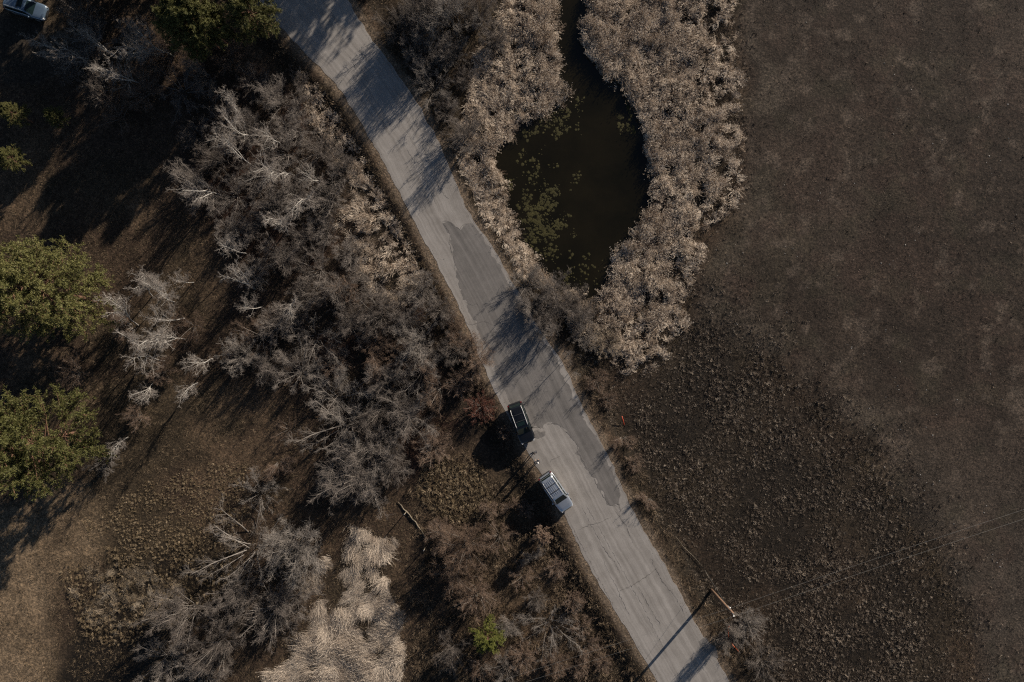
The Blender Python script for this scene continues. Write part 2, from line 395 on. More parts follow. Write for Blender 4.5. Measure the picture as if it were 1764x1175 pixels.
fc = blend(fc, (0.031, 0.0232, 0.018), sstep(0.4, 0.62, fbm(xf, yf, 16, 41, 4)))
fc = blend(fc, (0.080, 0.066, 0.052), sstep(-9.0, -0.5, df + wob * 1.2) * sstep(0.25, 0.7, fbm(xf, yf, 3.0, 44, 4)))
fc = blend(fc, (0.050, 0.0415, 0.034), sstep(-5, -32, yf + wob * 2) * 0.7 * sstep(20, 40, xf))
fc = blend(fc, (0.046, 0.031, 0.0245), 0.45 * sstep(0.5, 0.68, fbm(xf, yf, 4.5, 46, 4)))
fc = blend(fc, (0.036, 0.032, 0.022), 0.4 * sstep(0.54, 0.7, fbm(xf, yf, 3.2, 47, 4)))
fc = blend(fc, (0.078, 0.062, 0.050), 0.7 * sstep(0.60, 0.74, fbm(xf, yf, 1.6, 48, 4)))
C = C * (1 - kf[:, None]) + fc * kf[:, None]
dm = sd_poly(xf, yf, meadow)
km = sstep(4.0, -6.0, dm + wob * 1.6) * (0.60 + 0.40 * sstep(0.36, 0.6, fbm(xf, yf, 5.5, 51, 4)))
C = blend(C, (0.014, 0.010, 0.0065), km)
wet = 0.25 * km
for poly, tc_, kk in ((reeds_right, (0.034, 0.026, 0.018), 1.0), (reeds_left, (0.04, 0.031, 0.022), 0.9), (lodged_area, (0.035, 0.026, 0.017), 0.9), (mud_area, (0.013, 0.0095, 0.006), 1.0)):
    d = sd_poly(xf, yf, poly); k = sstep(1.5, -2.0, d + wob * (1.4 if poly is mud_area else 0.6)) * kk
    C = blend(C, tc_, k)
wet = np.maximum(wet, 0.4 * sstep(0.5, -2, sd_poly(xf, yf, mud_area) + wob * 0.6))
C = blend(C, (0.030, 0.025, 0.020), 0.75 * sstep(0.6, -0.4, sd_poly(xf, yf, track) + wob * 0.4))
dp = sd_poly(xf, yf, pond)
C = blend(C, (0.014, 0.011, 0.006), sstep(0.8, -0.4, dp))
ks = sstep(1.15, 0.35, dr + (fbm(xf, yf, 1.1, 61, 3) - 0.5) * 1.3)
C = blend(C, (0.155, 0.120, 0.088), ks * 0.9)
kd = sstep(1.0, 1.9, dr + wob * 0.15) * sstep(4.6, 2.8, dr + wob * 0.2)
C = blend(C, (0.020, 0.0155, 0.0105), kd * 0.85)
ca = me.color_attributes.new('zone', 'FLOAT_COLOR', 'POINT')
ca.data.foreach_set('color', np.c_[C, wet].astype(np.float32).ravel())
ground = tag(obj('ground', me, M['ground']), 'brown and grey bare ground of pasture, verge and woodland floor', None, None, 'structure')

# ------------------------------------------------------------------ road, patches, cracks
def road_mesh():
    nb = 12
    V = []; UV = []
    jitter = lambda p, s: (fbm(p[:, 0], p[:, 1], 0.8, s, 3) - 0.5) * 0.42
    A = RL.copy(); B = RR.copy()
    n = (B - A); n /= np.hypot(n[:, 0], n[:, 1])[:, None]
    A = A + n * jitter(A, 71)[:, None]; B = B + n * jitter(B, 72)[:, None]
    L = np.r_[0, np.cumsum(np.hypot(*np.diff((A + B) / 2, axis=0).T))]
    rows = []
    rows.append(np.c_[A - n * 0.02, np.full(NR, -0.05)])
    for k in range(nb + 1):
        t = k / nb
        q = A * (1 - t) + B * t
        rows.append(np.c_[q, np.full(NR, 0.014)])
    rows.append(np.c_[B + n * 0.02, np.full(NR, -0.05)])
    V = np.stack(rows, 1).reshape(-1, 3); m = nb + 3
    ii = np.arange(NR * m).reshape(NR, m)
    F = np.c_[ii[:-1, :-1].ravel(), ii[:-1, 1:].ravel(), ii[1:, 1:].ravel(), ii[1:, :-1].ravel()]
    uv = np.stack([np.repeat(L[:, None], m, 1), np.repeat(np.linspace(0, 7, m)[None], NR, 0)], -1).reshape(-1, 2)
    me = mesh_np('road', V, F)
    ul = me.uv_layers.new(name='along')
    li = np.empty(len(me.loops), np.int32); me.loops.foreach_get('vertex_index', li)
    ul.data.foreach_set('uv', uv[li].astype(np.float32).ravel())
    return me
road = tag(obj('road', road_mesh(), M['road']), 'narrow cracked grey asphalt country road', None, None, 'structure')
MID = (RL + RR) / 2
LEN = np.r_[0, np.cumsum(np.hypot(*np.diff(MID, axis=0).T))]
def road_uv(x, y):
    k = int(np.argmin((MID[:, 0] - x) ** 2 + (MID[:, 1] - y) ** 2)); k0 = max(0, min(NR - 2, k))
    t = MID[k0 + 1] - MID[k0]; t = t / np.hypot(*t); d = np.array([x, y]) - MID[k0]
    return LEN[k0] + d @ t, 3.5 + (d[0] * t[1] - d[1] * t[0])
def ragged(poly, amp, seed, step=0.35):
    out = []
    for a, b in zip(poly, np.roll(poly, -1, 0)):
        n = max(1, int(np.hypot(*(b - a)) / step))
        for k in range(n):
            p = a + (b - a) * k / n
            out.append((p[0] + amp * (fbm(np.array([p[0]]), np.array([p[1]]), 0.7, seed, 3)[0] - 0.5), p[1] + amp * (fbm(np.array([p[0]]), np.array([p[1]]), 0.7, seed + 5, 3)[0] - 0.5)))
    return out
def sheet(name, pts, z, mat, parent):
    bm = bmesh.new()
    vs_ = [bm.verts.new((p[0], p[1], z)) for p in pts]
    ed = [bm.edges.new((vs_[k], vs_[(k + 1) % len(vs_)])) for k in range(len(vs_))]
    bmesh.ops.triangle_fill(bm, use_beauty=True, use_dissolve=False, edges=ed, normal=(0, 0, 1))
    ul = bm.loops.layers.uv.new('along')
    for f in bm.faces:
        if f.normal.z < 0: f.normal_flip()
        for l in f.loops: l[ul].uv = road_uv(l.vert.co.x, l.vert.co.y)
    me = bpy.data.meshes.new(name); bm.to_mesh(me); bm.free()
    return obj(name, me, mat, parent)
inset = 0.28
nrm = (RR - RL); nrm /= np.hypot(nrm[:, 0], nrm[:, 1])[:, None]
def edge_run(E, sgn, p0, p1, cut):
    a = int(np.argmin(np.hypot(*(E - np.array(P(*p0))).T))); b = int(np.argmin(np.hypot(*(E - np.array(P(*p1))).T)))
    q = E + sgn * nrm * cut
    st = 4 if b > a else -4
    return [tuple(q[k]) for k in range(a, b, st)]
big = [P(*p) for p in [(761, 382), (772, 380), (779, 387), (793, 396), (797, 387), (809, 385)]]
big += edge_run(RR, -1, (818, 390), (1073, 846), inset + 0.15)
big += [P(*p) for p in [(1070, 881), (1063, 872), (1050, 870), (1032, 844), (1023, 824), (1010, 804), (995, 779), (995, 768), (984, 753), (968, 737), (959, 729), (937, 731), (937, 737), (930, 738), (915, 735)]]
big += edge_run(RL, 1, (868, 709), (770, 490), 1.1)
big += [P(*p) for p in [(784, 466), (784, 448), (779, 437), (774, 419), (775, 401)]]
sheet('asphalt_patch', ragged(np.array(big), 1.0, 81, 0.2), 0.019, M['patch'], road)
small = PA([(920, 742), (926, 741), (932, 746), (940, 744), (938, 752), (928, 755), (918, 752)])
sheet('asphalt_patch', ragged(small, 0.25, 85, 0.15), 0.023, M['patch'], road)
sheet('asphalt_patch', ragged(PA([(1203, 1105), (1215, 1098), (1232, 1118), (1238, 1135), (1222, 1128), (1210, 1120)]), 0.4, 88, 0.2), 0.019, M['patch'], road)
def crack(pts, wd, seed, z=0.027):
    q = PA(pts); rr = np.random.default_rng(seed)
    d = np.r_[0, np.cumsum(np.hypot(*np.diff(q, axis=0).T))]; n = max(4, int(d[-1] / 0.18))
    t = np.linspace(0, d[-1], n); c = np.c_[np.interp(t, d, q[:, 0]), np.interp(t, d, q[:, 1])]
    c += rr.normal(0, 0.045, c.shape)
    tg = np.gradient(c, axis=0); tg /= np.hypot(tg[:, 0], tg[:, 1])[:, None]; nn = np.c_[-tg[:, 1], tg[:, 0]]
    wv = 0.75 * wd * (0.15 + 1.1 * rr.random(n) ** 1.5) * np.minimum(1, np.minimum(np.arange(n), np.arange(n)[::-1]) / 3 + 0.2)
    V = np.r_[np.c_[c - nn * wv[:, None], np.full(n, z)], np.c_[c + nn * wv[:, None], np.full(n, z)]]
    k = np.arange(n - 1)
    obj('crack', mesh_np('crack', V, np.c_[k, k + 1, k + 1 + n, k + n]), M['crack'], road)
CR = [([(998, 913), (1015, 904), (1035, 899), (1055, 889)], .035), ([(1065, 1019), (1089, 1009), (1116, 992), (1133, 978)], .04),
      ([(1001, 871), (1008, 884), (1018, 904), (1032, 928), (1042, 948), (1059, 968), (1069, 988)], .03),
      ([(1085, 1060), (1070, 1030), (1062, 1010), (1050, 990), (1040, 965)], .025), ([(1100, 1010), (1115, 1040), (1140, 1080)], .025),
      ([(800, 520), (812, 526), (823, 522), (828, 532), (820, 545)], .035), ([(795, 552), (812, 560), (835, 553), (850, 560)], .03),
      ([(912, 741), (925, 736), (938, 737)], .035), ([(905, 755), (925, 748), (940, 744)], .03), ([(945, 800), (950, 792), (965, 786)], .025),
      ([(740, 300), (752, 312), (760, 330), (775, 345)], .025), ([(600, 95), (615, 120), (640, 150)], .025), ([(1060, 880), (1078, 905), (1090, 935)], .03),
      ([(1120, 960), (1140, 1000), (1165, 1030), (1180, 1060)], .03)]
CR += [([(937, 731), (959, 729), (968, 737), (984, 753), (995, 768), (995, 779), (1010, 804), (1023, 824), (1032, 844), (1050, 870), (1063, 872), (1070, 881)], .035),
       ([(784, 466), (784, 448), (779, 437), (774, 419), (775, 401), (761, 382), (772, 380), (779, 387), (793, 396), (797, 387), (809, 385)], .03),
       ([(700, 255), (720, 290), (742, 330), (752, 352)], .02), ([(985, 905), (1020, 975), (1060, 1050)], .02), ([(1010, 870), (1060, 960), (1110, 1050), (1150, 1130)], .018)]
for k, (pts, wd) in enumerate(CR): crack(pts, wd, 100 + k)

# ------------------------------------------------------------------ pond water
wp = PA([(930, -200), (1040, -200), (1040, 90), (1110, 130), (1160, 240), (1165, 340), (1130, 430), (1070, 520), (990, 545), (920, 500), (860, 420), (835, 300), (850, 220), (930, 150)])
water = tag(sheet('water', [tuple(p) for p in wp], WATER_Z, M['water'], None), 'still dark brown pond water', None, None, 'structure')

# ------------------------------------------------------------------ branch batches
def tube_batch(Pn, Rd, S_=3, g=rng):
    """(m,n,3) centre lines and (m,n) radii -> verts, quads"""
    m, n, _ = Pn.shape
    t = Pn[:, -1] - Pn[:, 0]; t /= np.linalg.norm(t, axis=1)[:, None] + 1e-9
    r = g.normal(size=(m, 3)); u = np.cross(t, r); u /= np.linalg.norm(u, axis=1)[:, None] + 1e-9; v = np.cross(t, u)
    a = 2 * np.pi * np.arange(S_) / S_
    ring = np.cos(a)[None, :, None] * u[:, None, :] + np.sin(a)[None, :, None] * v[:, None, :]
    Vt = Pn[:, :, None, :] + Rd[:, :, None, None] * ring[:, None, :, :]
    idx = np.arange(m * n * S_).reshape(m, n, S_)
    a0 = idx[:, :-1, :]; a1 = np.roll(idx, -1, 2)[:, :-1, :]; b1 = np.roll(idx, -1, 2)[:, 1:, :]; b0 = idx[:, 1:, :]
    return Vt.reshape(-1, 3), np.stack([a0, a1, b1, b0], -1).reshape(-1, 4)
def join(parts):
    Vs, Fs, o = [], [], 0
    for V, F in parts: Vs.append(V); Fs.append(F + o); o += len(V)
    return np.concatenate(Vs), np.concatenate(Fs)
def unit(v): return v / (np.linalg.norm(v, axis=-1, keepdims=True) + 1e-9)
def grow(start, d, L, n, g, wig=0.12, bend=None):
    """m curved lines of n points"""
    m = len(start); pts = np.empty((m, n, 3)); pts[:, 0] = start; d = unit(d)
    st = (L / (n - 1))[:, None]
    for k in range(1, n):
        pts[:, k] = pts[:, k - 1] + d * st
        d = d + g.normal(0, wig, d.shape)
        if bend is not None: d = d + bend
        d = unit(d)
    return pts
def sprout(par, parL, per, tlo, thi, spread, lf, g, n, wig=0.15, bend=None, up=0.0):
    """per children on each parent line"""
    m, k, _ = par.shape
    idx = np.repeat(np.arange(m), per); t = tlo + (thi - tlo) * g.random(m * per) ** 0.85
    f = t * (k - 1); i0 = np.minimum(f.astype(int), k - 2); fr = (f - i0)[:, None]
    p = par[idx, i0] * (1 - fr) + par[idx, i0 + 1] * fr
    tg = unit(par[idx, i0 + 1] - par[idx, i0])
    rnd = unit(g.normal(size=p.shape)); side = unit(np.cross(tg, rnd))
    a = spread * (0.55 + 0.7 * g.random(len(p)))[:, None]
    d = tg * np.cos(a) + side * np.sin(a) + np.array([0, 0, up])
    L = parL[idx] * lf * (0.55 + 0.75 * g.random(len(p))) * (1.08 - 0.5 * t)
    return grow(p, d, L, n, g, wig, bend), L
def taper(m, n, r0, r1):
    t = np.linspace(0, 1, n)[None, :]
    return np.broadcast_to(np.asarray(r0)[:, None] if np.ndim(r0) else np.full((m, 1), r0), (m, 1)) * (1 - t) + r1 * t

def shrub_mesh(seed, stems=18, hgt=3.4, lean=(8, 62), curve=0.05, lobes=0, twr=0.0054, per1=10, per2=12, droop=0.0):
    g = np.random.default_rng(seed)
    az = g.random(stems) * 2 * np.pi
    if lobes:
        az = g.choice(g.random(lobes) * 2 * np.pi, stems) + g.normal(0, 0.35, stems)
    th = np.radians(lean[0] + (lean[1] - lean[0]) * g.random(stems) ** 0.8)
    d = np.c_[np.sin(th) * np.cos(az), np.sin(th) * np.sin(az), np.cos(th)]
    st = np.c_[g.normal(0, 0.16, stems), g.normal(0, 0.16, stems), np.full(stems, -0.35)]
    L = hgt * (0.75 + 0.5 * g.random(stems)) * (1.0 - 0.12 * np.sin(th))
    bend = np.c_[np.cos(az), np.sin(az), np.zeros(stems)] * curve
    a = grow(st, d, L, 8, g, 0.07, bend)
    b, Lb = sprout(a, L, per1, 0.20, 0.98, 0.72, 0.34, g, 5, 0.16, None, 0.10)
    c, Lc = sprout(b, Lb, per2, 0.12, 1.0, 0.80, 0.62, g, 3, 0.16, np.array([0, 0, -droop]), 0.12)
    d2, Ld = sprout(c, Lc, 2, 0.15, 0.95, 0.75, 0.8, g, 2, 0.1, None, 0.1)
    c = c[:, :]
    VS = tube_batch(a, taper(stems, 8, 0.030 + 0.014 * g.random(stems), 0.011), 5, g)
    VT = join([tube_batch(b, taper(len(b), 5, 0.012, 0.006), 3, g), tube_batch(c, taper(len(c), 3, twr, twr * 0.55), 3, g), tube_batch(d2, taper(len(d2), 2, twr * 0.85, twr * 0.45), 3, g)])
    return mesh_np('stems', *VS, True), mesh_np('twigs', *VT, True)

def birch_mesh(seed, hgt=9.0, lean=0.08, nb=20, forks=0):
    g = np.random.default_rng(seed)
    az = g.random() * 2 * np.pi
    d = np.array([[math.cos(az) * lean, math.sin(az) * lean, 1.0]])
    tr = grow(np.array([[0, 0, -0.4]]), d, np.array([hgt + 0.4]), 14, g, 0.085)
    trunks = [tr]; rad = [taper(1, 14, hgt * 0.0105, 0.014)]
    if forks:
        f, Lf = sprout(tr, np.array([hgt]), forks, 0.25, 0.55, 0.40, 0.62, g, 10, 0.07, np.array([0, 0, 0.05]))
        trunks.append(f); rad.append(taper(len(f), 10, hgt * 0.0085, 0.014))
    bs = []; Ls = []
    for k, T in enumerate(trunks):
        LL = np.full(len(T), hgt if k == 0 else hgt * 0.62)
        b, Lb = sprout(T, LL, nb if k == 0 else 9, 0.30 if k == 0 else 0.3, 0.99, 0.95, 0.36, g, 8, 0.20, np.array([0, 0, 0.04]))
        bs.append(b); Ls.append(Lb)
    b = np.concatenate(bs); Lb = np.concatenate(Ls)
    c, Lc = sprout(b, Lb, 9, 0.15, 1.0, 0.75, 0.42, g, 5, 0.20)
    e, Le = sprout(c, Lc, 8, 0.1, 1.0, 0.75, 0.55, g, 3, 0.18)
    VT = join([tube_batch(T, r, 7, g) for T, r in zip(trunks, rad)])
    VB = tube_batch(b, taper(len(b), 8, 0.021, 0.008), 4, g)
    VW = join([tube_batch(c, taper(len(c), 5, 0.0095, 0.0055), 3, g), tube_batch(e, taper(len(e), 3, 0.006, 0.0035), 3, g)])
    return mesh_np('trunk', *VT, True), mesh_np('branches', *VB, True), mesh_np('twigs', *VW, True)

def pine_mesh(seed, hgt=14.0, crown_r=4.3, base=0.38, nbr=105, per=20, needle=0.26, nn=15, trunk_r=0.26):
    g = np.random.default_rng(seed)
    tr = grow(np.array([[0, 0, -0.4]]), np.array([[g.normal(0, .04), g.normal(0, .04), 1.0]]), np.array([hgt + 0.4]), 12, g, 0.025)
    t = base + (1 - base) * np.sort(g.random(nbr)) ** 0.9
    t = np.minimum(t, 0.985)
    f = t * 11; i0 = np.minimum(f.astype(int), 10); fr = (f - i0)[:, None]
    p = tr[0, i0] * (1 - fr) + tr[0, i0 + 1] * fr
    az = np.arange(nbr) * 2.39996 + g.normal(0, .4, nbr)
    rel = (t - base) / (1 - base)
    prof = np.sqrt(np.clip(1 - (rel * 1.02 - 0.22) ** 2 / 0.68, 0.03, 1))
    el = np.radians(-6 + 62 * rel ** 1.4 + g.normal(0, 7, nbr))
    d = np.c_[np.cos(az) * np.cos(el), np.sin(az) * np.cos(el), np.sin(el)]
    L = crown_r * prof * (0.72 + 0.42 * g.random(nbr)) + 0.25
    br = grow(p, d, L, 7, g, 0.07, np.array([0, 0, 0.05]))
    sb, Ls = sprout(br, L, 13, 0.22, 1.0, 0.85, 0.34, g, 5, 0.12, np.array([0, 0, 0.05]))
    # needle clumps at and along the sub-branches
    cl = np.concatenate([sb[:, 1:].reshape(-1, 3), br[:, -1]])
    cl = cl[g.random(len(cl)) < 0.95] + 0
    cl = cl + g.normal(0, 0.05, cl.shape)
    m = len(cl)
    dirs = unit(g.normal(size=(m, nn, 3)) + np.array([0, 0, 0.35]))
    ln = needle * (0.6 + 0.55 * g.random((m, nn, 1)))
    wv = unit(np.cross(dirs, g.normal(size=(m, nn, 3)))) * (0.034 * needle / 0.36)
    b0 = cl[:, None, :] + dirs * 0.03
    tip = cl[:, None, :] + dirs * ln; mid = cl[:, None, :] + dirs * ln * 0.45
    V = np.stack([b0, mid + wv, tip, mid - wv], 2).reshape(-1, 3)
    k = np.arange(m * nn) * 4
    F = np.c_[k, k + 1, k + 2, k + 3]
    VT = tube_batch(tr, taper(1, 12, trunk_r, 0.04), 9, g)
    VB = join([tube_batch(br, taper(nbr, 7, 0.055 * trunk_r / 0.26, 0.014), 4, g), tube_batch(sb, taper(len(sb), 5, 0.017, 0.008), 3, g)])
    return mesh_np('trunk', *VT, True), mesh_np('branches', *VB, True), mesh_np('crown', V, F)

# ------------------------------------------------------------------ scattered ground cover (uncountable stuff)
def blades(g, n, hgt, r0, spread, width, droop=0.35, seg=4):
    az = g.random(n) * 2 * np.pi; rr = r0 * np.sqrt(g.random(n)); aj = g.random(n) * 2 * np.pi
    st = np.c_[rr * np.cos(aj), rr * np.sin(aj), np.full(n, -0.08)]
    th = spread * np.sqrt(g.random(n))
    d = np.c_[np.sin(th) * np.cos(az), np.sin(th) * np.sin(az), np.cos(th)]
    bend = np.c_[np.cos(az), np.sin(az), -0.6 * np.ones(n)] * (droop * g.random(n))[:, None]
    pl = grow(st, d, hgt * (0.55 + 0.6 * g.random(n)), seg, g, 0.06, bend)
    tw = az + np.pi / 2 + g.normal(0, 0.9, n)
    wd = np.c_[np.cos(tw), np.sin(tw), g.normal(0, .3, n)]
    tt = np.array([1, 0.95, 0.7, 0.15]) if seg == 4 else np.linspace(1, 0.2, seg)
    A = pl - wd[:, None, :] * (width * tt)[None, :, None]; B = pl + wd[:, None, :] * (width * tt)[None, :, None]
    V = np.stack([A, B], 2).reshape(-1, 3)
    idx = np.arange(n * seg * 2).reshape(n, seg, 2)
    F = np.stack([idx[:, :-1, 0], idx[:, :-1, 1], idx[:, 1:, 1], idx[:, 1:, 0]], -1).reshape(-1, 4)
    return V, F, pl
def plumes(g, pl, n, ln, wd):
    tips = pl[:, -1]; base = pl[:, -2] * 0.5 + tips * 0.5
    m = len(tips)
    t = g.random((m, n, 1)); p = base[:, None] * (1 - t) + tips[:, None] * t
    d = unit(unit(tips - pl[:, -2])[:, None] * 0.6 + g.normal(size=(m, n, 3)) * 0.7)
    q = unit(np.cross(d, g.normal(size=(m, n, 3)))) * wd
    l = ln * (0.5 + 0.8 * g.random((m, n, 1)))
    V = np.stack([p, p + d * l * 0.4 + q, p + d * l, p + d * l * 0.4 - q], 2).reshape(-1, 3)
    k = np.arange(m * n) * 4
    return V, np.c_[k, k + 1, k + 2, k + 3]
def proto_set(prefix, n, fn, mat):
    c = bpy.data.collections.new(prefix)
    for k in range(n):
        V, F = fn(np.random.default_rng(500 + 31 * k + len(prefix)))
        me = mesh_np(prefix, V, F); me.materials.append(mat)
        c.objects.link(bpy.data.objects.new('%s_%d' % (prefix, k), me))
    return c
def reed_fn(g):
    n = 11
    st = np.c_[g.uniform(-.27, .27, n), g.uniform(-.27, .27, n), np.full(n, -0.08)]
    az = g.normal(0, 0.55, n); th = 0.10 + 0.38 * g.random(n)
    d = np.c_[np.sin(th) * np.cos(az), np.sin(th) * np.sin(az), np.cos(th)]
    pl = grow(st, d, 1.75 * (0.5 + 0.55 * g.random(n)), 5, g, 0.07, np.array([0.05, 0, -0.02]))
    wd = np.c_[-np.sin(az), np.cos(az), g.normal(0, .3, n)]
    tt = np.array([1, 1, .9, .7, .2]) * 0.010
    A = pl - wd[:, None] * tt[None, :, None]; B = pl + wd[:, None] * tt[None, :, None]
    V = np.stack([A, B], 2).reshape(-1, 3); idx = np.arange(n * 10).reshape(n, 5, 2)
    F = np.stack([idx[:, :-1, 0], idx[:, :-1, 1], idx[:, 1:, 1], idx[:, 1:, 0]], -1).reshape(-1, 4)
    def tufts(base, k, ln, w_, up):
        m = len(base); a2 = np.repeat(az, k) + g.normal(0, .55, m * k); p = np.repeat(base, k, 0) + g.normal(0, .02, (m * k, 3))
        dd = unit(np.c_[np.cos(a2), np.sin(a2), up + g.normal(0, .35, m * k)])
        q = unit(np.cross(dd, g.normal(size=dd.shape))) * w_; l = (ln * (0.5 + 0.8 * g.random(m * k)))[:, None]
        V = np.stack([p, p + dd * l * .45 + q, p + dd * l + np.array([0, 0, -1]) * l * .25, p + dd * l * .45 - q], 1).reshape(-1, 3)
        j = np.arange(m * k) * 4
        return V, np.c_[j, j + 1, j + 2, j + 3]
    return join([(V, F), tufts(pl[:, -1], 8, 0.13, 0.011, 0.45), tufts(pl[:, -2], 5, 0.13, 0.009, 0.3), tufts(pl[:, 2], 3, 0.24, 0.008, 0.4)])
def lodged_fn(g):
    n = 84
    az = g.normal(0, 0.42, n)
    st = np.c_[g.normal(0, .40, n) - 0.8, g.normal(0, .26, n), -0.05 + 0.10 * g.random(n)]
    d = np.c_[np.cos(az), np.sin(az), 0.30 + 0.35 * g.random(n)]
    pl = grow(st, d, 1.35 * (0.35 + .8 * g.random(n)), 5, g, 0.12, np.array([0, 0.05, -0.17]))
    wd = np.c_[-np.sin(az), np.cos(az), g.normal(0, .6, n)]
    tt = np.array([.8, 1, 1, 0.8, 0.15]) * 0.0085
    A = pl - wd[:, None] * tt[None, :, None]; B = pl + wd[:, None] * tt[None, :, None]
    V = np.stack([A, B], 2).reshape(-1, 3); idx = np.arange(n * 10).reshape(n, 5, 2)
    F = np.stack([idx[:, :-1, 0], idx[:, :-1, 1], idx[:, 1:, 1], idx[:, 1:, 0]], -1).reshape(-1, 4)
    return join([(V, F), plumes(g, pl[::4], 2, 0.18, 0.02)])
def tuft_fn(n, hgt, r0, spread, width, droop):
    return lambda g: blades(g, n, hgt, r0, spread, width, droop)[:2]
PR = {
    'reed': proto_set('reed_clump', 5, reed_fn, M['reed']),
    'lodged': proto_set('flattened_reed_clump', 4, lodged_fn, M['lodged']),
    'tussock': proto_set('sedge_clump', 5, tuft_fn(42, 0.30, 0.17, 0.62, 0.011, 0.25), M['tussock']),
    'bunch': proto_set('bunch_grass_clump', 4, tuft_fn(40, 0.55, 0.16, 0.55, 0.012, 0.30), M['bunch']),
    'pale_bunch': proto_set('pale_bunch_clump', 4, lodged_fn, M['bunch_pale']),
    'grass': proto_set('dead_grass_clump', 5, tuft_fn(22, 0.30, 0.16, 1.15, 0.010, 0.5), M['grass']),
    'weed': proto_set('weed_clump', 5, tuft_fn(36, 0.36, 0.20, 0.95, 0.009, 0.35), M['weed']),
    'mat': proto_set('matted_clump', 4, tuft_fn(20, 0.16, 0.18, 1.25, 0.010, 0.4), M['mat']),
    'stubble': proto_set('stubble_clump', 4, tuft_fn(22, 0.15, 0.12, 1.0, 0.013, 0.35), M['stubble']),
}
def stone_fn(g):
    bm = bmesh.new(); bmesh.ops.create_icosphere(bm, subdivisions=1, radius=0.09)
    V = np.array([v.co[:] for v in bm.verts]) * (1 + g.normal(0, .16, (len(bm.verts), 1))) * np.array([1, .8, .6])
    F = np.array([[v.index for v in f.verts] for f in bm.faces]); bm.free(); return V, F
PR['stone'] = proto_set('pale_stone', 3, stone_fn, M['stone'])
PR['gravel'] = proto_set('gravel_stone', 3, stone_fn, M['gravel'])

def instancer_tree():
    t = bpy.data.node_groups.new('scatter_clumps', 'GeometryNodeTree')
    t.interface.new_socket('Geometry', in_out='INPUT', socket_type='NodeSocketGeometry')
    t.interface.new_socket('Clumps', in_out='INPUT', socket_type='NodeSocketCollection')
    t.interface.new_socket('Geometry', in_out='OUTPUT', socket_type='NodeSocketGeometry')
    N = t.nodes; gi = N.new('NodeGroupInput'); go = N.new('NodeGroupOutput')
    ci = N.new('GeometryNodeCollectionInfo'); ci.inputs['Separate Children'].default_value = True; ci.inputs['Reset Children'].default_value = True
    ip = N.new('GeometryNodeInstanceOnPoints'); ip.inputs['Pick Instance'].default_value = True
    def attr(nm, ty):
        a = N.new('GeometryNodeInputNamedAttribute'); a.data_type = ty; a.inputs['Name'].default_value = nm
        return next(o for o in a.outputs if o.enabled and o.name == 'Attribute')
    e = N.new('FunctionNodeEulerToRotation')
    t.links.new(attr('rot', 'FLOAT_VECTOR'), e.inputs[0]); t.links.new(e.outputs[0], ip.inputs['Rotation'])
    t.links.new(attr('scl', 'FLOAT_VECTOR'), ip.inputs['Scale']); t.links.new(attr('pick', 'INT'), ip.inputs['Instance Index'])
    t.links.new(gi.outputs['Clumps'], ci.inputs['Collection']); t.links.new(ci.outputs[0], ip.inputs['Instance'])
    t.links.new(gi.outputs['Geometry'], ip.inputs['Points']); t.links.new(ip.outputs[0], go.inputs[0])
    sid = next(s.identifier for s in t.interface.items_tree if s.name == 'Clumps')
    return t, sid
TREE, CLUMP_ID = instancer_tree()
def scatter(name, xy, scl, coll, label, rot=None, z=None, tilt=0.12, sink=0.0):
    n = len(xy); g = np.random.default_rng(n)
    zz = height(xy[:, 0], xy[:, 1]) if z is None else z
    V = np.c_[xy, zz - sink]
    me = bpy.data.meshes.new(name); me.vertices.add(n); me.vertices.foreach_set('co', V.astype(np.float32).ravel())
    if rot is None: rot = np.c_[g.normal(0, tilt, n), g.normal(0, tilt, n), g.random(n) * 6.283]
    if scl.ndim == 1: scl = np.repeat(scl[:, None], 3, 1)
    a = me.attributes.new('rot', 'FLOAT_VECTOR', 'POINT'); a.data.foreach_set('vector', rot.astype(np.float32).ravel())
    a = me.attributes.new('scl', 'FLOAT_VECTOR', 'POINT'); a.data.foreach_set('vector', scl.astype(np.float32).ravel())
    a = me.attributes.new('pick', 'INT', 'POINT'); a.data.foreach_set('value', g.integers(0, len(coll.objects), n).astype(np.int32))
    o = link(bpy.data.objects.new(name, me))
    md = o.modifiers.new('clumps', 'NODES'); md.node_group = TREE; md[CLUMP_ID] = coll
    return tag(o, label, None, None, 'stuff')
def jgrid(box, step, g):
    x0, y0, x1, y1 = box
    X, Y = np.meshgrid(np.arange(x0, x1, step), np.arange(y0, y1, step))
    p = np.c_[X.ravel(), Y.ravel()]
    return p + g.uniform(-0.55, 0.55, p.shape) * step
def bbox(poly, pad=1.0):
    return (poly[:, 0].min() - pad, poly[:, 1].min() - pad, poly[:, 0].max() + pad, poly[:, 1].max() + pad)
VIEW = (-62, -42, 62, 42)
g0 = np.random.default_rng(3)
def in_view(p, pad=0.0): return (p[:, 0] > VIEW[0] - pad) & (p[:, 0] < VIEW[2] + pad) & (p[:, 1] > VIEW[1] - pad) & (p[:, 1] < VIEW[3] + pad)

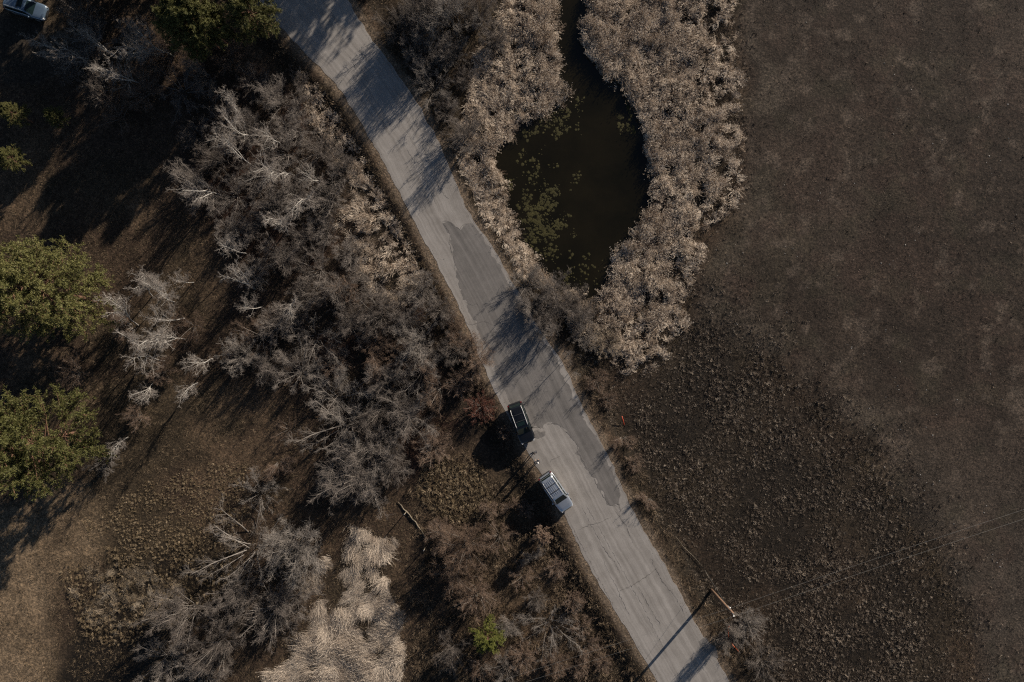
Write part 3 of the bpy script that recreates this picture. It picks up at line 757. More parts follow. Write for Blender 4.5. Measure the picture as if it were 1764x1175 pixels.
# tall reeds round the pond: one matted stand with tufted relief
def stand(poly, step, gate, edge, seed):
    p = jgrid(bbox(poly), step, g0); x, y = p[:, 0], p[:, 1]
    wb = (fbm(x, y, 2.5, seed, 3) - 0.5) * 2.2
    d = sd_poly(x, y, poly) + wb
    rel = sstep(0.28, 0.74, fbm(x, y, 0.62, seed + 2, 2)); big_ = fbm(x, y, 3.6, seed + 3, 3)
    keep = (d < 0.3) & (rel > gate + 0.6 * sstep(-5.5, 0.3, d) * edge(x)) & in_view(p, 3)
    hs = (0.02 + 0.58 * rel + 0.55 * np.clip(big_ - 0.35, 0, 1)) * (0.7 + 0.5 * g0.random(len(x))) * (0.5 + 0.5 * sstep(0.2, -3.5, d))
    rt = np.c_[g0.normal(0, .20, len(x)), g0.normal(0, .20, len(x)), 12 * fbm(x, y, 7.0, seed + 6, 2) + g0.normal(0, .8, len(x))]
    return p, keep, hs, rt
p, keep, hs, rt = stand(reeds_right, 0.22, 0.22, lambda x: sstep(6.0, 10.0, x), 91)
keep &= (sd_poly(p[:, 0], p[:, 1], pond) + (fbm(p[:, 0], p[:, 1], 2.0, 96, 3) - .5) * 2.6 > 0.15) & (sd_poly(p[:, 0], p[:, 1], road_poly) > 1.35)
p, hs, rt = p[keep], hs[keep], rt[keep]; wd_ = 0.6 + 0.5 * g0.random(len(p))
scatter('reeds', p, np.c_[wd_, wd_, hs], PR['reed'], 'dense pale dry reeds standing round the dark pond', rot=rt)
fr_ = jgrid(bbox(reeds_right, 7), 0.42, g0); x, y = fr_[:, 0], fr_[:, 1]; d = sd_poly(x, y, reeds_right)
keep = (d > -3.0) & (d + (fbm(x, y, 3, 165, 3) - .5) * 5 < 3.5 * (g0.random(len(x)) - 0.25)) & (sd_poly(x, y, pond) > 1) & (sd_poly(x, y, road_poly) > 2.2) & (x > P(1000, 0)[0]) & in_view(fr_, 2)
p = fr_[keep]; sz_ = 0.3 + 0.6 * g0.random(len(p))
scatter('sedge', p, sz_, PR['tussock'], 'low brown sedge where the reed bed fades into pasture', tilt=0.3)
# reeds on the other side of the road
p, keep, hs, rt = stand(reeds_left, 0.26, 0.30, lambda x: 0.4, 191)
keep &= sd_poly(p[:, 0], p[:, 1], road_poly) > 1.9
p, hs, rt = p[keep], hs[keep], rt[keep]; wd_ = 0.55 + 0.45 * g0.random(len(p))
scatter('reeds', p, np.c_[wd_, wd_, hs * 0.85], PR['reed'], 'patchy pale dry reeds between the birch grove and the road', rot=rt)
# flattened reeds at the bottom
p = jgrid(bbox(lodged_area), 0.34, g0); x, y = p[:, 0], p[:, 1]
wb = (fbm(x, y, 2.0, 101, 3) - 0.5) * 2.8; clump = fbm(x, y, 1.7, 103, 3)
keep = (sd_poly(x, y, lodged_area) + wb * 1.4 < 0) & (clump > 0.40) & in_view(p, 3)
p = p[keep]; ang = 9.0 * fbm(p[:, 0], p[:, 1], 4.5, 105, 3) - 1.0 + g0.normal(0, .38, len(p))
lump = sstep(0.35, 0.7, fbm(p[:, 0], p[:, 1], 2.1, 107, 2))
rt = np.c_[g0.normal(0, .15, len(p)), -0.38 * lump - 0.05, ang]
fl_ = (0.5 + 0.4 * g0.random(len(p))) * (0.7 + 0.6 * lump)
scatter('flattened_reeds', p, np.c_[fl_ * 1.15, fl_, fl_ * 0.7], PR['lodged'], 'bright blond reeds flattened into swirls beside the grey willows', rot=rt)
# golden bunches on mud, and the mound by the cars
p = jgrid(bbox(bunch_area), 0.36, g0); x, y = p[:, 0], p[:, 1]
wb = (fbm(x, y, 2.0, 111, 3) - 0.5) * 2.0; dn = fbm(x, y, 2.5, 113, 3)
keep = (sd_poly(x, y, bunch_area) + wb * 2.5 < 1.0) & (dn > 0.28 + 0.26 * g0.random(len(x)))
p = p[keep]
rt = np.c_[g0.normal(0.15, .3, len(p)), g0.normal(0.65, .3, len(p)), g0.normal(0.3, .5, len(p))]
scatter('bunch_grass', p, np.c_[0.30 + 0.35 * g0.random(len(p)), 0.30 + 0.35 * g0.random(len(p)), 0.55 + 0.6 * g0.random(len(p))], PR['bunch'], 'golden bunch grass standing on dark wet mud', rot=rt)
p = jgrid(bbox(mound), 0.34, g0); x, y = p[:, 0], p[:, 1]
keep = (sd_poly(x, y, mound) + (fbm(x, y, 2.0, 115, 3) - 0.5) * 2 < 0)
p = p[keep]
scatter('bunch_grass', p, 0.5 + 0.5 * g0.random(len(p)), PR['bunch'], 'tawny matted bunch grass beside the parked cars', tilt=0.5)
clearing = PA([(150, 900), (230, 840), (330, 800), (430, 800), (420, 880), (390, 950), (320, 985), (200, 980)])
p = jgrid(bbox(clearing), 0.33, g0); x, y = p[:, 0], p[:, 1]
keep = (sd_poly(x, y, clearing) + (fbm(x, y, 3.0, 117, 3) - 0.5) * 5 < 0) & (fbm(x, y, 2.0, 118, 3) > 0.36)
p = p[keep]
scatter('bunch_grass', p, 0.22 + 0.36 * g0.random(len(p)), PR['bunch'], 'short golden-brown tussocks covering the clearing above the mud', tilt=0.4)
pale_area = PA([(125, 1000), (170, 972), (235, 975), (300, 1000), (315, 1030), (270, 1065), (200, 1085), (150, 1075)])
p = jgrid(bbox(pale_area), 0.50, g0); x, y = p[:, 0], p[:, 1]
keep = (sd_poly(x, y, pale_area) + (fbm(x, y, 2.0, 161, 3) - 0.5) * 4 < 0.3) & (fbm(x, y, 1.5, 163, 3) > 0.40 + 0.1 * g0.random(len(x)))
p = p[keep]; rt = np.c_[g0.normal(0, .2, len(p)), g0.normal(-.1, .2, len(p)), g0.normal(0.45, .35, len(p))]
scatter('pale_bunch_grass', p, 0.32 + 0.30 * g0.random(len(p)), PR['pale_bunch'], 'pale blond leaning bunches at the muddy edge of the tan grass', rot=rt)
# sedge in the wet meadow
p = jgrid(bbox(meadow, 9), 0.27, g0); x, y = p[:, 0], p[:, 1]
wb = (fbm(x, y, 4.0, 121, 3) - 0.5) * 5.0; dn = fbm(x, y, 2.6, 123, 4)
keep = (sd_poly(x, y, meadow) + wb + 11.0 * (g0.random(len(x)) ** 0.7 - 0.6) < 0.5) & (sd_poly(x, y, reeds_right) > 0) & (dn > 0.22 + 0.24 * g0.random(len(x))) & (sd_poly(x, y, road_poly) > 2.0) & in_view(p, 2)
p = p[keep]
scatter('sedge', p, (0.28 + 0.85 * g0.random(len(p)) ** 2.2) * (0.25 + 1.4 * dn[keep]), PR['tussock'], 'dark brown sedge tussocks covering the wet meadow', tilt=0.3)
p = jgrid(bbox(meadow, 7), 0.30, g0); x, y = p[:, 0], p[:, 1]
keep = (sd_poly(x, y, meadow) + (fbm(x, y, 4.0, 121, 3) - 0.5) * 5 + 8.0 * (g0.random(len(x)) - 0.6) < 1.0) & (sd_poly(x, y, road_poly) > 2.0) & (sd_poly(x, y, reeds_right) > -0.5) & in_view(p, 2)
p = p[keep]
scatter('sedge', p, np.c_[1.0 + 0.9 * g0.random(len(p)), 1.0 + 0.9 * g0.random(len(p)), 0.5 + 0.9 * g0.random(len(p))], PR['mat'], 'low matted dead stems between the tussocks of the wet meadow', tilt=0.3)
# dead grass on the left woodland floor, verges and bank
p = jgrid(VIEW, 0.31, g0); x, y = p[:, 0], p[:, 1]
drr = sd_poly(x, y, road_poly); dfl = sd_poly(x, y, field)
bad = (drr < 0.55) | (dfl < 0) | (sd_poly(x, y, pond) < 0.6) |  (sd_poly(x, y, meadow) < -1) | (sd_poly(x, y, track) < 0.2)
dn = fbm(x, y, 3.0, 131, 4)
keep = ~bad & (dn > 0.34 + 0.12 * sstep(1.3, 0.5, drr))
p = p[keep]
scatter('dead_grass', p, 0.4 + 1.1 * g0.random(len(p)) ** 2, PR['grass'], 'short dead brown grass over the woodland floor and verges', tilt=0.2)
brush = PA([(880, 880), (930, 900), (1000, 985), (1060, 1080), (1105, 1150), (1140, 1240), (700, 1240), (720, 1000), (745, 900), (700, 860), (740, 800), (800, 770), (850, 790)])
verge = PA([(1000, 640), (1060, 740), (1140, 880), (1200, 980), (1240, 1060), (1290, 1160), (1260, 1200), (1180, 1030), (1100, 890), (1040, 760), (995, 670)])
for poly, lab, st_ in ((brush, 'matted brown brush and dead weeds between the parked cars and the small pine', 0.42), (verge, 'coarse dead weeds along the ditch from the pond to the utility pole', 0.40)):
    p = jgrid(bbox(poly, 2), st_, g0); x, y = p[:, 0], p[:, 1]
    keep = (sd_poly(x, y, poly) + (fbm(x, y, 3, 151, 3) - .5) * 4 < 0.3) & (sd_poly(x, y, road_poly) > 0.9) & (fbm(x, y, 2.0, 153, 3) > 0.40) & in_view(p, 2)
    p = p[keep]
    scatter('brush', p, 0.7 + 1.3 * g0.random(len(p)) ** 1.5, PR['weed'], lab, tilt=0.35)
p = jgrid(VIEW, 0.36, g0); x, y = p[:, 0], p[:, 1]; drr = sd_poly(x, y, road_poly)
keep = (drr > 0.75) & (drr < 3.2) & (fbm(x, y, 1.6, 157, 3) > 0.38 + 0.12 * sstep(1.4, 0.7, drr)) & (sd_poly(x, y, brush) > 0) & (sd_poly(x, y, verge) > 0)
p = p[keep]
scatter('brush', p, 0.35 + 0.75 * g0.random(len(p)) ** 1.5, PR['weed'], 'low dead weeds fringing both edges of the road', tilt=0.3)
# stubble on the pasture
p = jgrid((14, -42, 62, 42), 0.34, g0); x, y = p[:, 0], p[:, 1]
keep = (sd_poly(x, y, field) + (fbm(x, y, 3, 141, 3) - .5) * 4 < 0.5) & (fbm(x, y, 2.2, 143, 4) > 0.38)
p = p[keep]
sc_ = 0.7 + 1.3 * g0.random(len(p)) ** 3
scatter('pasture_stubble', p, np.c_[sc_, sc_, sc_ * 0.8], PR['stubble'], 'sparse brown stubble on the dark pasture', tilt=0.2)
p = g0.uniform((20, -42), (62, 42), (900, 2)); x, y = p[:, 0], p[:, 1]
keep = (sd_poly(x, y, field) < -0.5) & (fbm(x, y, 5.0, 145, 3) > 0.56)
p = p[keep]
q = np.array([P(*c) for c in ((1705, 963), (1715, 968), (1722, 971), (1728, 968), (1740, 965), (1470, 600), (1490, 612), (1545, 660), (1550, 665), (1575, 822), (1585, 828), (1600, 833))])
p = np.r_[p, q, q + g0.normal(0, .4, q.shape), q + g0.normal(0, .6, q.shape)]
scatter('stones', p, 0.25 + 0.75 * g0.random(len(p)) ** 2.5, PR['stone'], 'small pale stones scattered over the dark pasture', sink=0.0)

gp = []
for E_, sg in ((RL, -1), (RR, 1)):
    idx = g0.integers(0, NR, 2600); off = g0.normal(0.22, 0.32, 2600)
    gp.append(E_[idx] + sg * nrm[idx] * off[:, None] + g0.normal(0, .25, (2600, 2)))
gp = np.concatenate(gp); gp = gp[in_view(gp)]
scatter('gravel', gp, 0.12 + 0.38 * g0.random(len(gp)) ** 3, PR['gravel'], 'loose tan gravel spilling along both road edges', z=np.full(len(gp), 0.016))
# floating algae on the pond
def algae():
    g = np.random.default_rng(77); bm_v = []; bm_f = []
    spots = [((925, 345), 34, 60), ((935, 400), 34, 90), ((955, 395), 18, 40), ((930, 205), 30, 60), ((965, 200), 25, 40), ((905, 290), 22, 26), ((1088, 190), 14, 30), ((985, 468), 20, 16), ((915, 370), 20, 30), ((1030, 470), 25, 12), ((1085, 215), 12, 14), ((945, 340), 16, 26)]
    for (c, r, n) in spots:
        sub = g.normal(0, 0.75, (14, 2)) * r
        for k in range(n * 3):
            s = sub[g.integers(14)]
            px = c[0] + s[0] + g.normal(0, 0.16) * r; py = c[1] + s[1] + g.normal(0, 0.22) * r
            x, y = P(px, py)
            if sd_poly(np.array([x]), np.array([y]), pond)[0] > -0.4: continue
            rad = 0.05 + 0.17 * g.random() ** 2; m = 9; o = len(bm_v)
            zz = WATER_Z + 0.004 + 0.012 * g.random()
            bm_v.append((x, y, zz + 0.015))
            for j in range(m):
                a = 6.283 * j / m; q = rad * (0.45 + 0.9 * g.random())
                bm_v.append((x + q * math.cos(a), y + q * math.sin(a), zz))
            for j in range(m): bm_f.append((o, o + 1 + j, o + 1 + (j + 1) % m))
    return mesh_np('algae', np.array(bm_v), np.array(bm_f))
tag(obj('algae', algae(), M['algae']), 'olive green algae floating on the dark pond', None, None, 'stuff')

# ------------------------------------------------------------------ shrubs and trees (each one a thing)
def plant(name, parts, px, py, zc, size, label, cat, group, seed, sz=None, rz=None, on_ground=False):
    g = random.Random(seed)
    x, y = P(px, py, 0 if on_ground else zc)
    r = empty(name, (x, y, h1(x, y)), g.random() * 6.283 if rz is None else rz)
    k = size; r.scale = (k * (0.92 + 0.16 * g.random()), k * (0.92 + 0.16 * g.random()), k * (sz or 1.0) * (0.92 + 0.16 * g.random()))
    tag(r, label, cat, group)
    for nm, me, mat in parts:
        o = bpy.data.objects.new(nm, me); link(o, r)
        o.material_slots[0].link = 'OBJECT' if o.material_slots else 'DATA'
        if o.material_slots: o.material_slots[0].material = mat
    return r
def with_slot(meshes):
    for m_ in meshes: m_.materials.append(None)
    return meshes
SHRUB = [with_slot(shrub_mesh(900 + k, **kw)) for k, kw in enumerate([
    dict(stems=20, hgt=3.2), dict(stems=16, hgt=3.4, lean=(12, 70), curve=0.07), dict(stems=24, hgt=3.0, lean=(5, 55)),
    dict(stems=18, hgt=3.4, lobes=4, lean=(20, 68), curve=0.08), dict(stems=14, hgt=3.3, lean=(25, 72), curve=0.10, per1=9, per2=8, droop=0.12),
    dict(stems=30, hgt=2.6, lean=(5, 62), per1=9, per2=10)])]
BIRCH = [with_slot(birch_mesh(700 + k, **kw)) for k, kw in enumerate([
    dict(hgt=9.5, lean=0.10, nb=20), dict(hgt=8.5, lean=0.22, nb=18, forks=2), dict(hgt=10.0, lean=0.05, nb=22, forks=1), dict(hgt=7.5, lean=0.35, nb=18, forks=3)])]
PINE = [with_slot(pine_mesh(300, hgt=13.5, crown_r=4.5, base=0.18, nbr=140, nn=17, needle=0.29)), with_slot(pine_mesh(301, hgt=13.0, crown_r=4.4, base=0.18, nbr=140, nn=17, needle=0.29)), with_slot(pine_mesh(302, hgt=10.5, crown_r=3.0, base=0.42, nbr=80))]
PINE.append(with_slot(pine_mesh(303, hgt=11.5, crown_r=3.9, base=0.40, nbr=46, needle=0.30, nn=9)))
SMALL_PINE = with_slot(pine_mesh(310, hgt=3.6, crown_r=1.75, base=0.10, nbr=44, needle=0.17, nn=16, trunk_r=0.07))
SPRUCELET = with_slot(pine_mesh(311, hgt=2.6, crown_r=1.0, base=0.08, nbr=34, needle=0.16, nn=10, trunk_r=0.05))
cnt = [0]
def shrub(px, py, rpx, v, mat, label, group, name='willow_shrub', sz=None, cat='shrub'):
    """rpx: crown radius in photograph pixels; the prototypes spread about 2.9 m"""
    cnt[0] += 1
    k = rpx / S / 2.75
    sz = (sz or 1.0) * random.Random(77 * cnt[0]).uniform(0.68, 1.3)
    zc = 1.6 * k
    st, tw = SHRUB[v % len(SHRUB)]
    return plant(name, (('stems', st, M['stem']), ('twigs', tw, M[mat])), px, py, zc, k, label, cat, group, 1000 + cnt[0], sz)
LAND = {'the black SUV': (898, 729), 'the silver SUV': (958, 848), 'the red bush': (828, 703), 'the tip of the pond': (1000, 505), 'the far shaded SUV': (38, 8),
        'the sharp-crowned sunlit pine': (150, 515), 'the pale strip': (710, 900), 'the small bright pine': (838, 1098), 'the utility pole': (1228, 1020),
        'the trio of red-trunked pines': (372, 78), 'the narrow pond inlet': (985, 30), 'the orange marker': (1074, 725), 'the jagged end of the dark asphalt patch': (775, 385),
        'the flattened blond reeds': (600, 1040), 'the golden bunch grass': (200, 1010), 'the fan-shaped orange-brown shrub': (629, 612)}
def name_them(roots, label):
    """give every look-alike its own label by what it stands closest to or farthest from"""
    if len(roots) < 2: return
    free = list(roots); done = []
    near = sorted(LAND, key=lambda k: min((r.location.x - P(*LAND[k])[0]) ** 2 + (r.location.y - P(*LAND[k])[1]) ** 2 for r in roots))
    for word, pick in (('closest to', min), ('farthest from', max)):
        for k in near[:10]:
            lx, ly = P(*LAND[k]); r = pick(roots, key=lambda r: (r.location.x - lx) ** 2 + (r.location.y - ly) ** 2)
            if r in done or not free: continue
            t = '%s, %s %s' % (label, word, k)
            if len(t.split()) > 16: continue
            r['label'] = t; done.append(r); free.remove(r)
    for nth, word in ((1, 'second closest to'), (2, 'third closest to'), (1, 'second farthest from'), (3, 'fourth closest to'), (2, 'third farthest from'), (4, 'fifth closest to'), (3, 'fourth farthest from')):
        for k in near[:16]:
            lx, ly = P(*LAND[k]); o_ = sorted(roots, key=lambda r: (r.location.x - lx) ** 2 + (r.location.y - ly) ** 2, reverse='farthest' in word)
            if nth >= len(o_) or o_[nth] not in free: continue
            t = '%s, %s %s' % (label, word, k)
            if len(t.split()) > 16: continue
            o_[nth]['label'] = t; free.remove(o_[nth])
    for word, pick in (('tallest', max), ('smallest', min)):
        r = pick(roots, key=lambda r: r.scale.z)
        if r in free: r['label'] = '%s, the %s of them' % (label, word); free.remove(r)
def shrubs(items, label, group, name='willow_shrub', sz=None):
    name_them([shrub(*it, label, group, name, sz) for it in items], label)
W, G_, B_ = 'willow', 'willow_grey', 'willow_brown'
shrubs([(572, 498, 46, 0, W), (600, 437, 38, 2, W), (543, 462, 40, 1, W), (520, 405, 42, 0, W), (560, 335, 46, 5, W), (585, 285, 34, 2, W), (545, 255, 40, 0, W), (505, 215, 42, 2, W), (470, 165, 46, 0, W), (430, 135, 40, 5, W), (505, 150, 32, 3, W),
        (332, 231, 44, 5, W), (345, 312, 46, 3, W), (395, 330, 42, 1, W), (430, 395, 36, 0, W), (460, 350, 44, 2, W), (555, 395, 36, 2, W), (370, 270, 40, 0, W), (420, 215, 40, 2, W), (430, 300, 42, 5, W), (485, 255, 40, 1, W), (500, 330, 42, 5, W), (395, 400, 38, 2, W), (480, 440, 44, 0, W), (430, 470, 42, 5, W), (520, 510, 40, 2, W), (375, 205, 36, 1, W)],
       'leafless willow shrub among the grove birches', 'willows in the birch grove')
shrubs([(532, 580, 54, 4, G_), (715, 595, 50, 0, G_), (722, 498, 44, 2, W), (757, 534, 36, 5, W), (722, 641, 46, 1, W), (825, 623, 34, 0, B_), (757, 666, 42, 3, B_), (785, 600, 36, 2, W), (650, 540, 50, 2, W), (600, 555, 44, 0, W),
        (404, 609, 48, 5, G_), (454, 630, 42, 0, W), (470, 560, 44, 2, W), (660, 660, 46, 2, W), (510, 640, 46, 1, W), (640, 480, 34, 3, W), (690, 550, 40, 0, W), (790, 660, 34, 5, B_), (440, 580, 36, 1, B_), (570, 620, 40, 5, B_), (590, 500, 36, 5, B_), (690, 610, 38, 5, B_), (770, 570, 32, 3, B_), (640, 590, 30, 1, B_), (810, 590, 28, 5, B_), (500, 545, 36, 5, W)],
       'leafless willow shrub in the roadside thicket', 'willows in the thicket')
shrubs([(700, 723, 62, 0, W), (572, 687, 54, 1, G_), (590, 735, 66, 4, G_), (632, 775, 62, 2, W), (615, 830, 76, 0, W), (743, 773, 44, 5, B_), (560, 800, 50, 3, W), (670, 800, 50, 5, W), (650, 700, 46, 3, W)],
       'big leafless willow mound on the slope', 'willows on the slope')
shrubs([(496, 953, 66, 2, G_), (308, 1063, 62, 0, W), (458, 1066, 72, 5, W), (363, 1125, 60, 2, W), (270, 1150, 52, 1, W), (330, 1178, 50, 4, G_), (400, 1030, 44, 0, W), (500, 1040, 44, 1, W)],
       'grey leafless willow above the reed swirls', 'willows by the flattened reeds')
shrub(418, 960, 74, 4, G_, 'willow with long drooping silver-grey branches between mud and flattened reeds', None)
shrub(437, 857, 40, 4, G_, 'lone pale grey willow at the edge of the tussocky clearing', None)
shrub(629, 612, 44, 3, B_, 'fan-shaped orange-brown shrub in a dark hollow of the thicket', None, 'fan_shrub')
shrub(828, 703, 36, 5, 'red_twig', 'dark red twiggy bush at the road edge beside the black SUV', None, 'red_dogwood')
shrubs([(800, 950, 58, 2, B_), (820, 1035, 48, 5, B_), (780, 1000, 44, 0, B_), (760, 930, 40, 2, B_), (775, 1130, 38, 0, W), (830, 1160, 34, 5, B_)],
       'fuzzy leafless shrub around the small pine', 'brown shrubs by the small pine')
shrub(951, 1089, 52, 4, G_, 'sparse pale grey shrub between the small bright pine and the road', None, 'sparse_shrub')
shrub(900, 1140, 34, 5, B_, 'low brown shrub near the road beside the sparse pale shrub', None, 'low_shrub')
shrubs([(905, 880, 20, 5, B_), (880, 880, 18, 3, B_), (960, 985, 26, 5, B_), (990, 1040, 24, 5, B_), (1010, 1120, 24, 3, B_), (870, 745, 18, 5, B_), (900, 1000, 24, 1, B_), (1000, 1160, 22, 5, B_), (860, 930, 28, 1, B_), (925, 1040, 28, 5, W), (880, 1085, 30, 0, W), (960, 1150, 30, 2, B_), (1040, 1150, 24, 5, B_), (920, 970, 22, 3, W), (870, 1160, 30, 1, W), (840, 880, 22, 2, B_), (1005, 1085, 22, 1, B_)],
       'low twiggy bush below the parked cars', 'small verge bushes', 'verge_bush')
shrub(1297, 1082, 38, 5, G_, 'fluffy grey shrub next to the utility pole', None, 'grey_shrub')
shrub(1324, 1152, 34, 1, W, 'grey-brown shrub just beyond the orange pipes', None, 'grey_shrub')
shrub(1260, 1098, 26, 3, W, 'thin dark shrub growing over the orange pipes', None, 'thin_shrub', 2.4)
shrubs([(775, 22, 60, 0, G_), (724, 27, 46, 2, W), (746, 144, 36, 1, G_), (715, 90, 34, 2, W), (755, 112, 38, 3, W), (824, 15, 44, 5, W), (804, 226, 42, 0, W), (775, 80, 42, 5, W), (790, -30, 50, 0, W), (740, -40, 46, 2, W), (768, 185, 32, 5, W), (690, 45, 34, 1, W), (850, 60, 36, 2, W), (735, 75, 40, 0, G_), (800, 130, 30, 5, W), (700, 5, 40, 3, W)],
       'leafless shrub between shaded road and reeds', 'shrubs above the road bend', sz=1.5)
shrubs([(907, 494, 38, 1, G_), (950, 500, 50, 0, W), (1000, 523, 42, 2, W), (971, 545, 42, 3, W), (918, 525, 38, 5, W), (940, 555, 34, 0, W), (1005, 575, 34, 5, W)],
       'leafless shrub between pond tip and road', 'shrubs at the pond tip', sz=1.0)
shrub(1048, 590, 40, 5, 'blond_twig', 'rounded blond bush at the end of the reeds below the pond', None, 'blond_bush')
shrubs([(1050, 690, 24, 5, B_), (1075, 755, 24, 3, B_), (1030, 655, 26, 2, B_), (1095, 800, 22, 5, B_), (1120, 860, 20, 3, B_)],
       'low dark bush in the roadside ditch', 'ditch bushes', 'ditch_bush')
shrubs([(150, 60, 46, 1, W), (215, 75, 46, 3, G_), (265, 95, 44, 2, B_), (165, 140, 44, 0, W), (300, 145, 46, 1, W), (235, 150, 46, 2, B_), (110, 110, 40, 5, W), (350, 120, 40, 3, W), (390, 90, 36, 2, B_), (290, 60, 38, 5, B_), (190, 190, 40, 0, B_), (130, 20, 40, 0, W)],
       'leafless shrub in the dark wood', 'shrubs in the dark wood')
shrubs([(120, 640, 30, 1, B_), (230, 720, 26, 0, B_), (320, 560, 32, 1, B_), (215, 560, 30, 3, B_), (270, 640, 34, 2, B_), (165, 800, 26, 4, G_), (470, 800, 30, 3, B_), (492, 742, 22, 4, B_)],
       'small thin shrub on the shaded clearing', 'small shrubs in the clearing', 'small_shrub')

def birch(px, py, zc, v, k, label, group, rz=None):
    cnt[0] += 1
    t, b, tw = BIRCH[v]
    return plant('birch_tree', (('trunk', t, M['birch_bark']), ('branches', b, M['birch_bark']), ('twigs', tw, M['birch_twig'])), px, py, zc, k, label, 'tree', group, 3000 + cnt[0], None, rz)
name_them([birch(*a, 'bare white birch of the grove', 'birches in the grove') for a in [(400, 205, 6, 0, .80), (440, 285, 6, 2, .85), (400, 262, 6, 3, .9), (510, 325, 5, 1, .85), (455, 225, 5, 0, .65), (532, 295, 4, 0, .6), (450, 365, 5, 3, .9), (345, 318, 5, 1, .7), (380, 175, 6, 3, .7), (480, 280, 5, 1, .7)]], 'bare white birch of the grove')
name_them([birch(*a, 'bare white birch at the grove edge', 'birches at the edge of the grove') for a in [(405, 492, 5, 1, .75), (390, 425, 5, 0, .65), (486, 516, 4, 1, .65), (425, 525, 4, 0, .55)]], 'bare white birch at the grove edge')
name_them([birch(*a, 'slender white birch on the clearing', 'birches on the clearing') for a in [(205, 505, 6, 3, .85), (230, 500, 6, 1, .65), (275, 545, 5, 0, .75), (215, 585, 6, 3, 1.0), (285, 585, 4, 1, .55), (215, 665, 5, 3, .65), (335, 620, 4, 0, .6), (308, 663, 4, 1, .55), (195, 600, 6, 1, .75), (180, 560, 6, 3, .95), (255, 515, 5, 1, .8), (240, 625, 5, 0, .8), (300, 480, 4, 0, .45)]], 'slender white birch on the clearing')
name_them([birch(*a, 'bare pale birch in the dark wood', 'birches in the dark wood') for a in [(150, 60, 6, 3, .8), (220, 55, 6, 1, .8), (255, 60, 5, 0, .75), (100, 80, 6, 0, .7), (190, 110, 6, 2, .75), (60, 60, 6, 1, .6)]], 'bare pale birch in the dark wood')
birch(170, 765, 5, 1, .5, 'small bare birch between the sunlit pine crown and the shaded clearing', None)

plant('leafless_sapling', (('trunk', BIRCH[0][0], M['stem']), ('branches', BIRCH[0][1], M['stem']), ('twigs', BIRCH[0][2], M['willow'])), 988, 642, 0, .27, 'slender leafless sapling on the verge casting a thin shadow over the road', 'tree', None, 4242, None, None, True)
for (px, py, v, k), lb in (((738, 138, 1, .50), 'bare brown tree at the shaded bend, farthest from the pond'), ((770, 188, 3, .42), 'bare brown tree between the bend and the pond shore'), ((722, 68, 2, .50), 'bare brown tree nearest the narrow top of the shaded road'),
                          ((795, 262, 3, .36), 'bare brown tree beside the asphalt just above the dark patch'), ((915, 522, 3, .42), 'bare brown tree at the pond tip, nearest the pond'), ((950, 582, 1, .45), 'bare brown tree below the pond tip, shading the dark asphalt'), ((975, 615, 2, .30), 'bare brown tree at the road edge nearest the sapling')):
    cnt[0] += 1; t_, b_, w_ = BIRCH[v]
    plant('leafless_tree', (('trunk', t_, M['stem']), ('branches', b_, M['stem']), ('twigs', w_, M['willow'])), px, py, 0, k, lb, 'tree', 'bare trees along the road', 4300 + cnt[0], None, None, True)
def pine(px, py, zc, v, k, label, group=None, ground_pt=False, mesh=None, mat='needles', rz=None):
    cnt[0] += 1
    t, b, c = mesh or PINE[v]
    return plant('pine_tree', (('trunk', t, M['pine_bark']), ('branches', b, M['pine_bark']), ('crown', c, M[mat])), px, py, zc, k, label, 'tree', group, 5000 + cnt[0], None, rz, ground_pt)
pine(48, 505, 8.5, 0, 1.05, 'tall sunlit green pine with the sharper crown, nearer the birches')
pine(48, 762, 8.5, 1, 1.10, 'tall sunlit green pine casting a long trunk shadow over tan grass')
for a, lb in [((352, 80, 0, 2, .85), 'red-trunked pine of the trio, the one farthest from the road'), ((374, 82, 0, 2, .88), 'red-trunked pine in the middle of the trio'), ((388, 74, 0, 2, .78), 'red-trunked pine of the trio, the one closest to the road')]:
    pine(*a, lb, 'trio of red-trunked pines', True)
pine(462, 62, 0, 2, .8, 'pine leaning its crown out at the shaded road', None, True)
pine(12, 190, 3.5, 2, .42, 'dark shaded pine at the edge of the wood below the far car')
pine(8, 270, 3.5, 2, .42, 'dark shaded pine beside the shadow-striped clearing')
pine(85, 195, 3, 2, .32, 'small half-shaded pine among bare shrubs in the wood')
name_them([pine(*a, 'pine that shades the road bend', 'pines beyond the road bend', True) for a in [(705, -250, 0, 3, .9), (765, -240, 0, 3, .95), (815, -280, 0, 3, 1.0), (640, -190, 0, 3, .95), (580, -150, 0, 3, 1.05)]], 'pine that shades the road bend')
name_them([pine(*a, 'pine behind the dark wood', 'pines behind the dark wood', True) for a in [(300, -60, 0, 1, .8), (215, -70, 0, 0, .8), (120, -60, 0, 2, .9), (395, -35, 0, 2, .9), (235, -25, 0, 2, .8), (175, -15, 0, 2, .75)]], 'pine behind the dark wood')
pine(838, 1098, 1.8, 0, 1.0, 'small bright yellow-green pine standing alone among brown shrubs', None, False, SMALL_PINE, 'needles_bright')
pine(932, 925, 0.8, 0, 0.9, 'small brownish conifer at the edge of the silver SUV shadow', None, False, SPRUCELET, 'willow_brown')

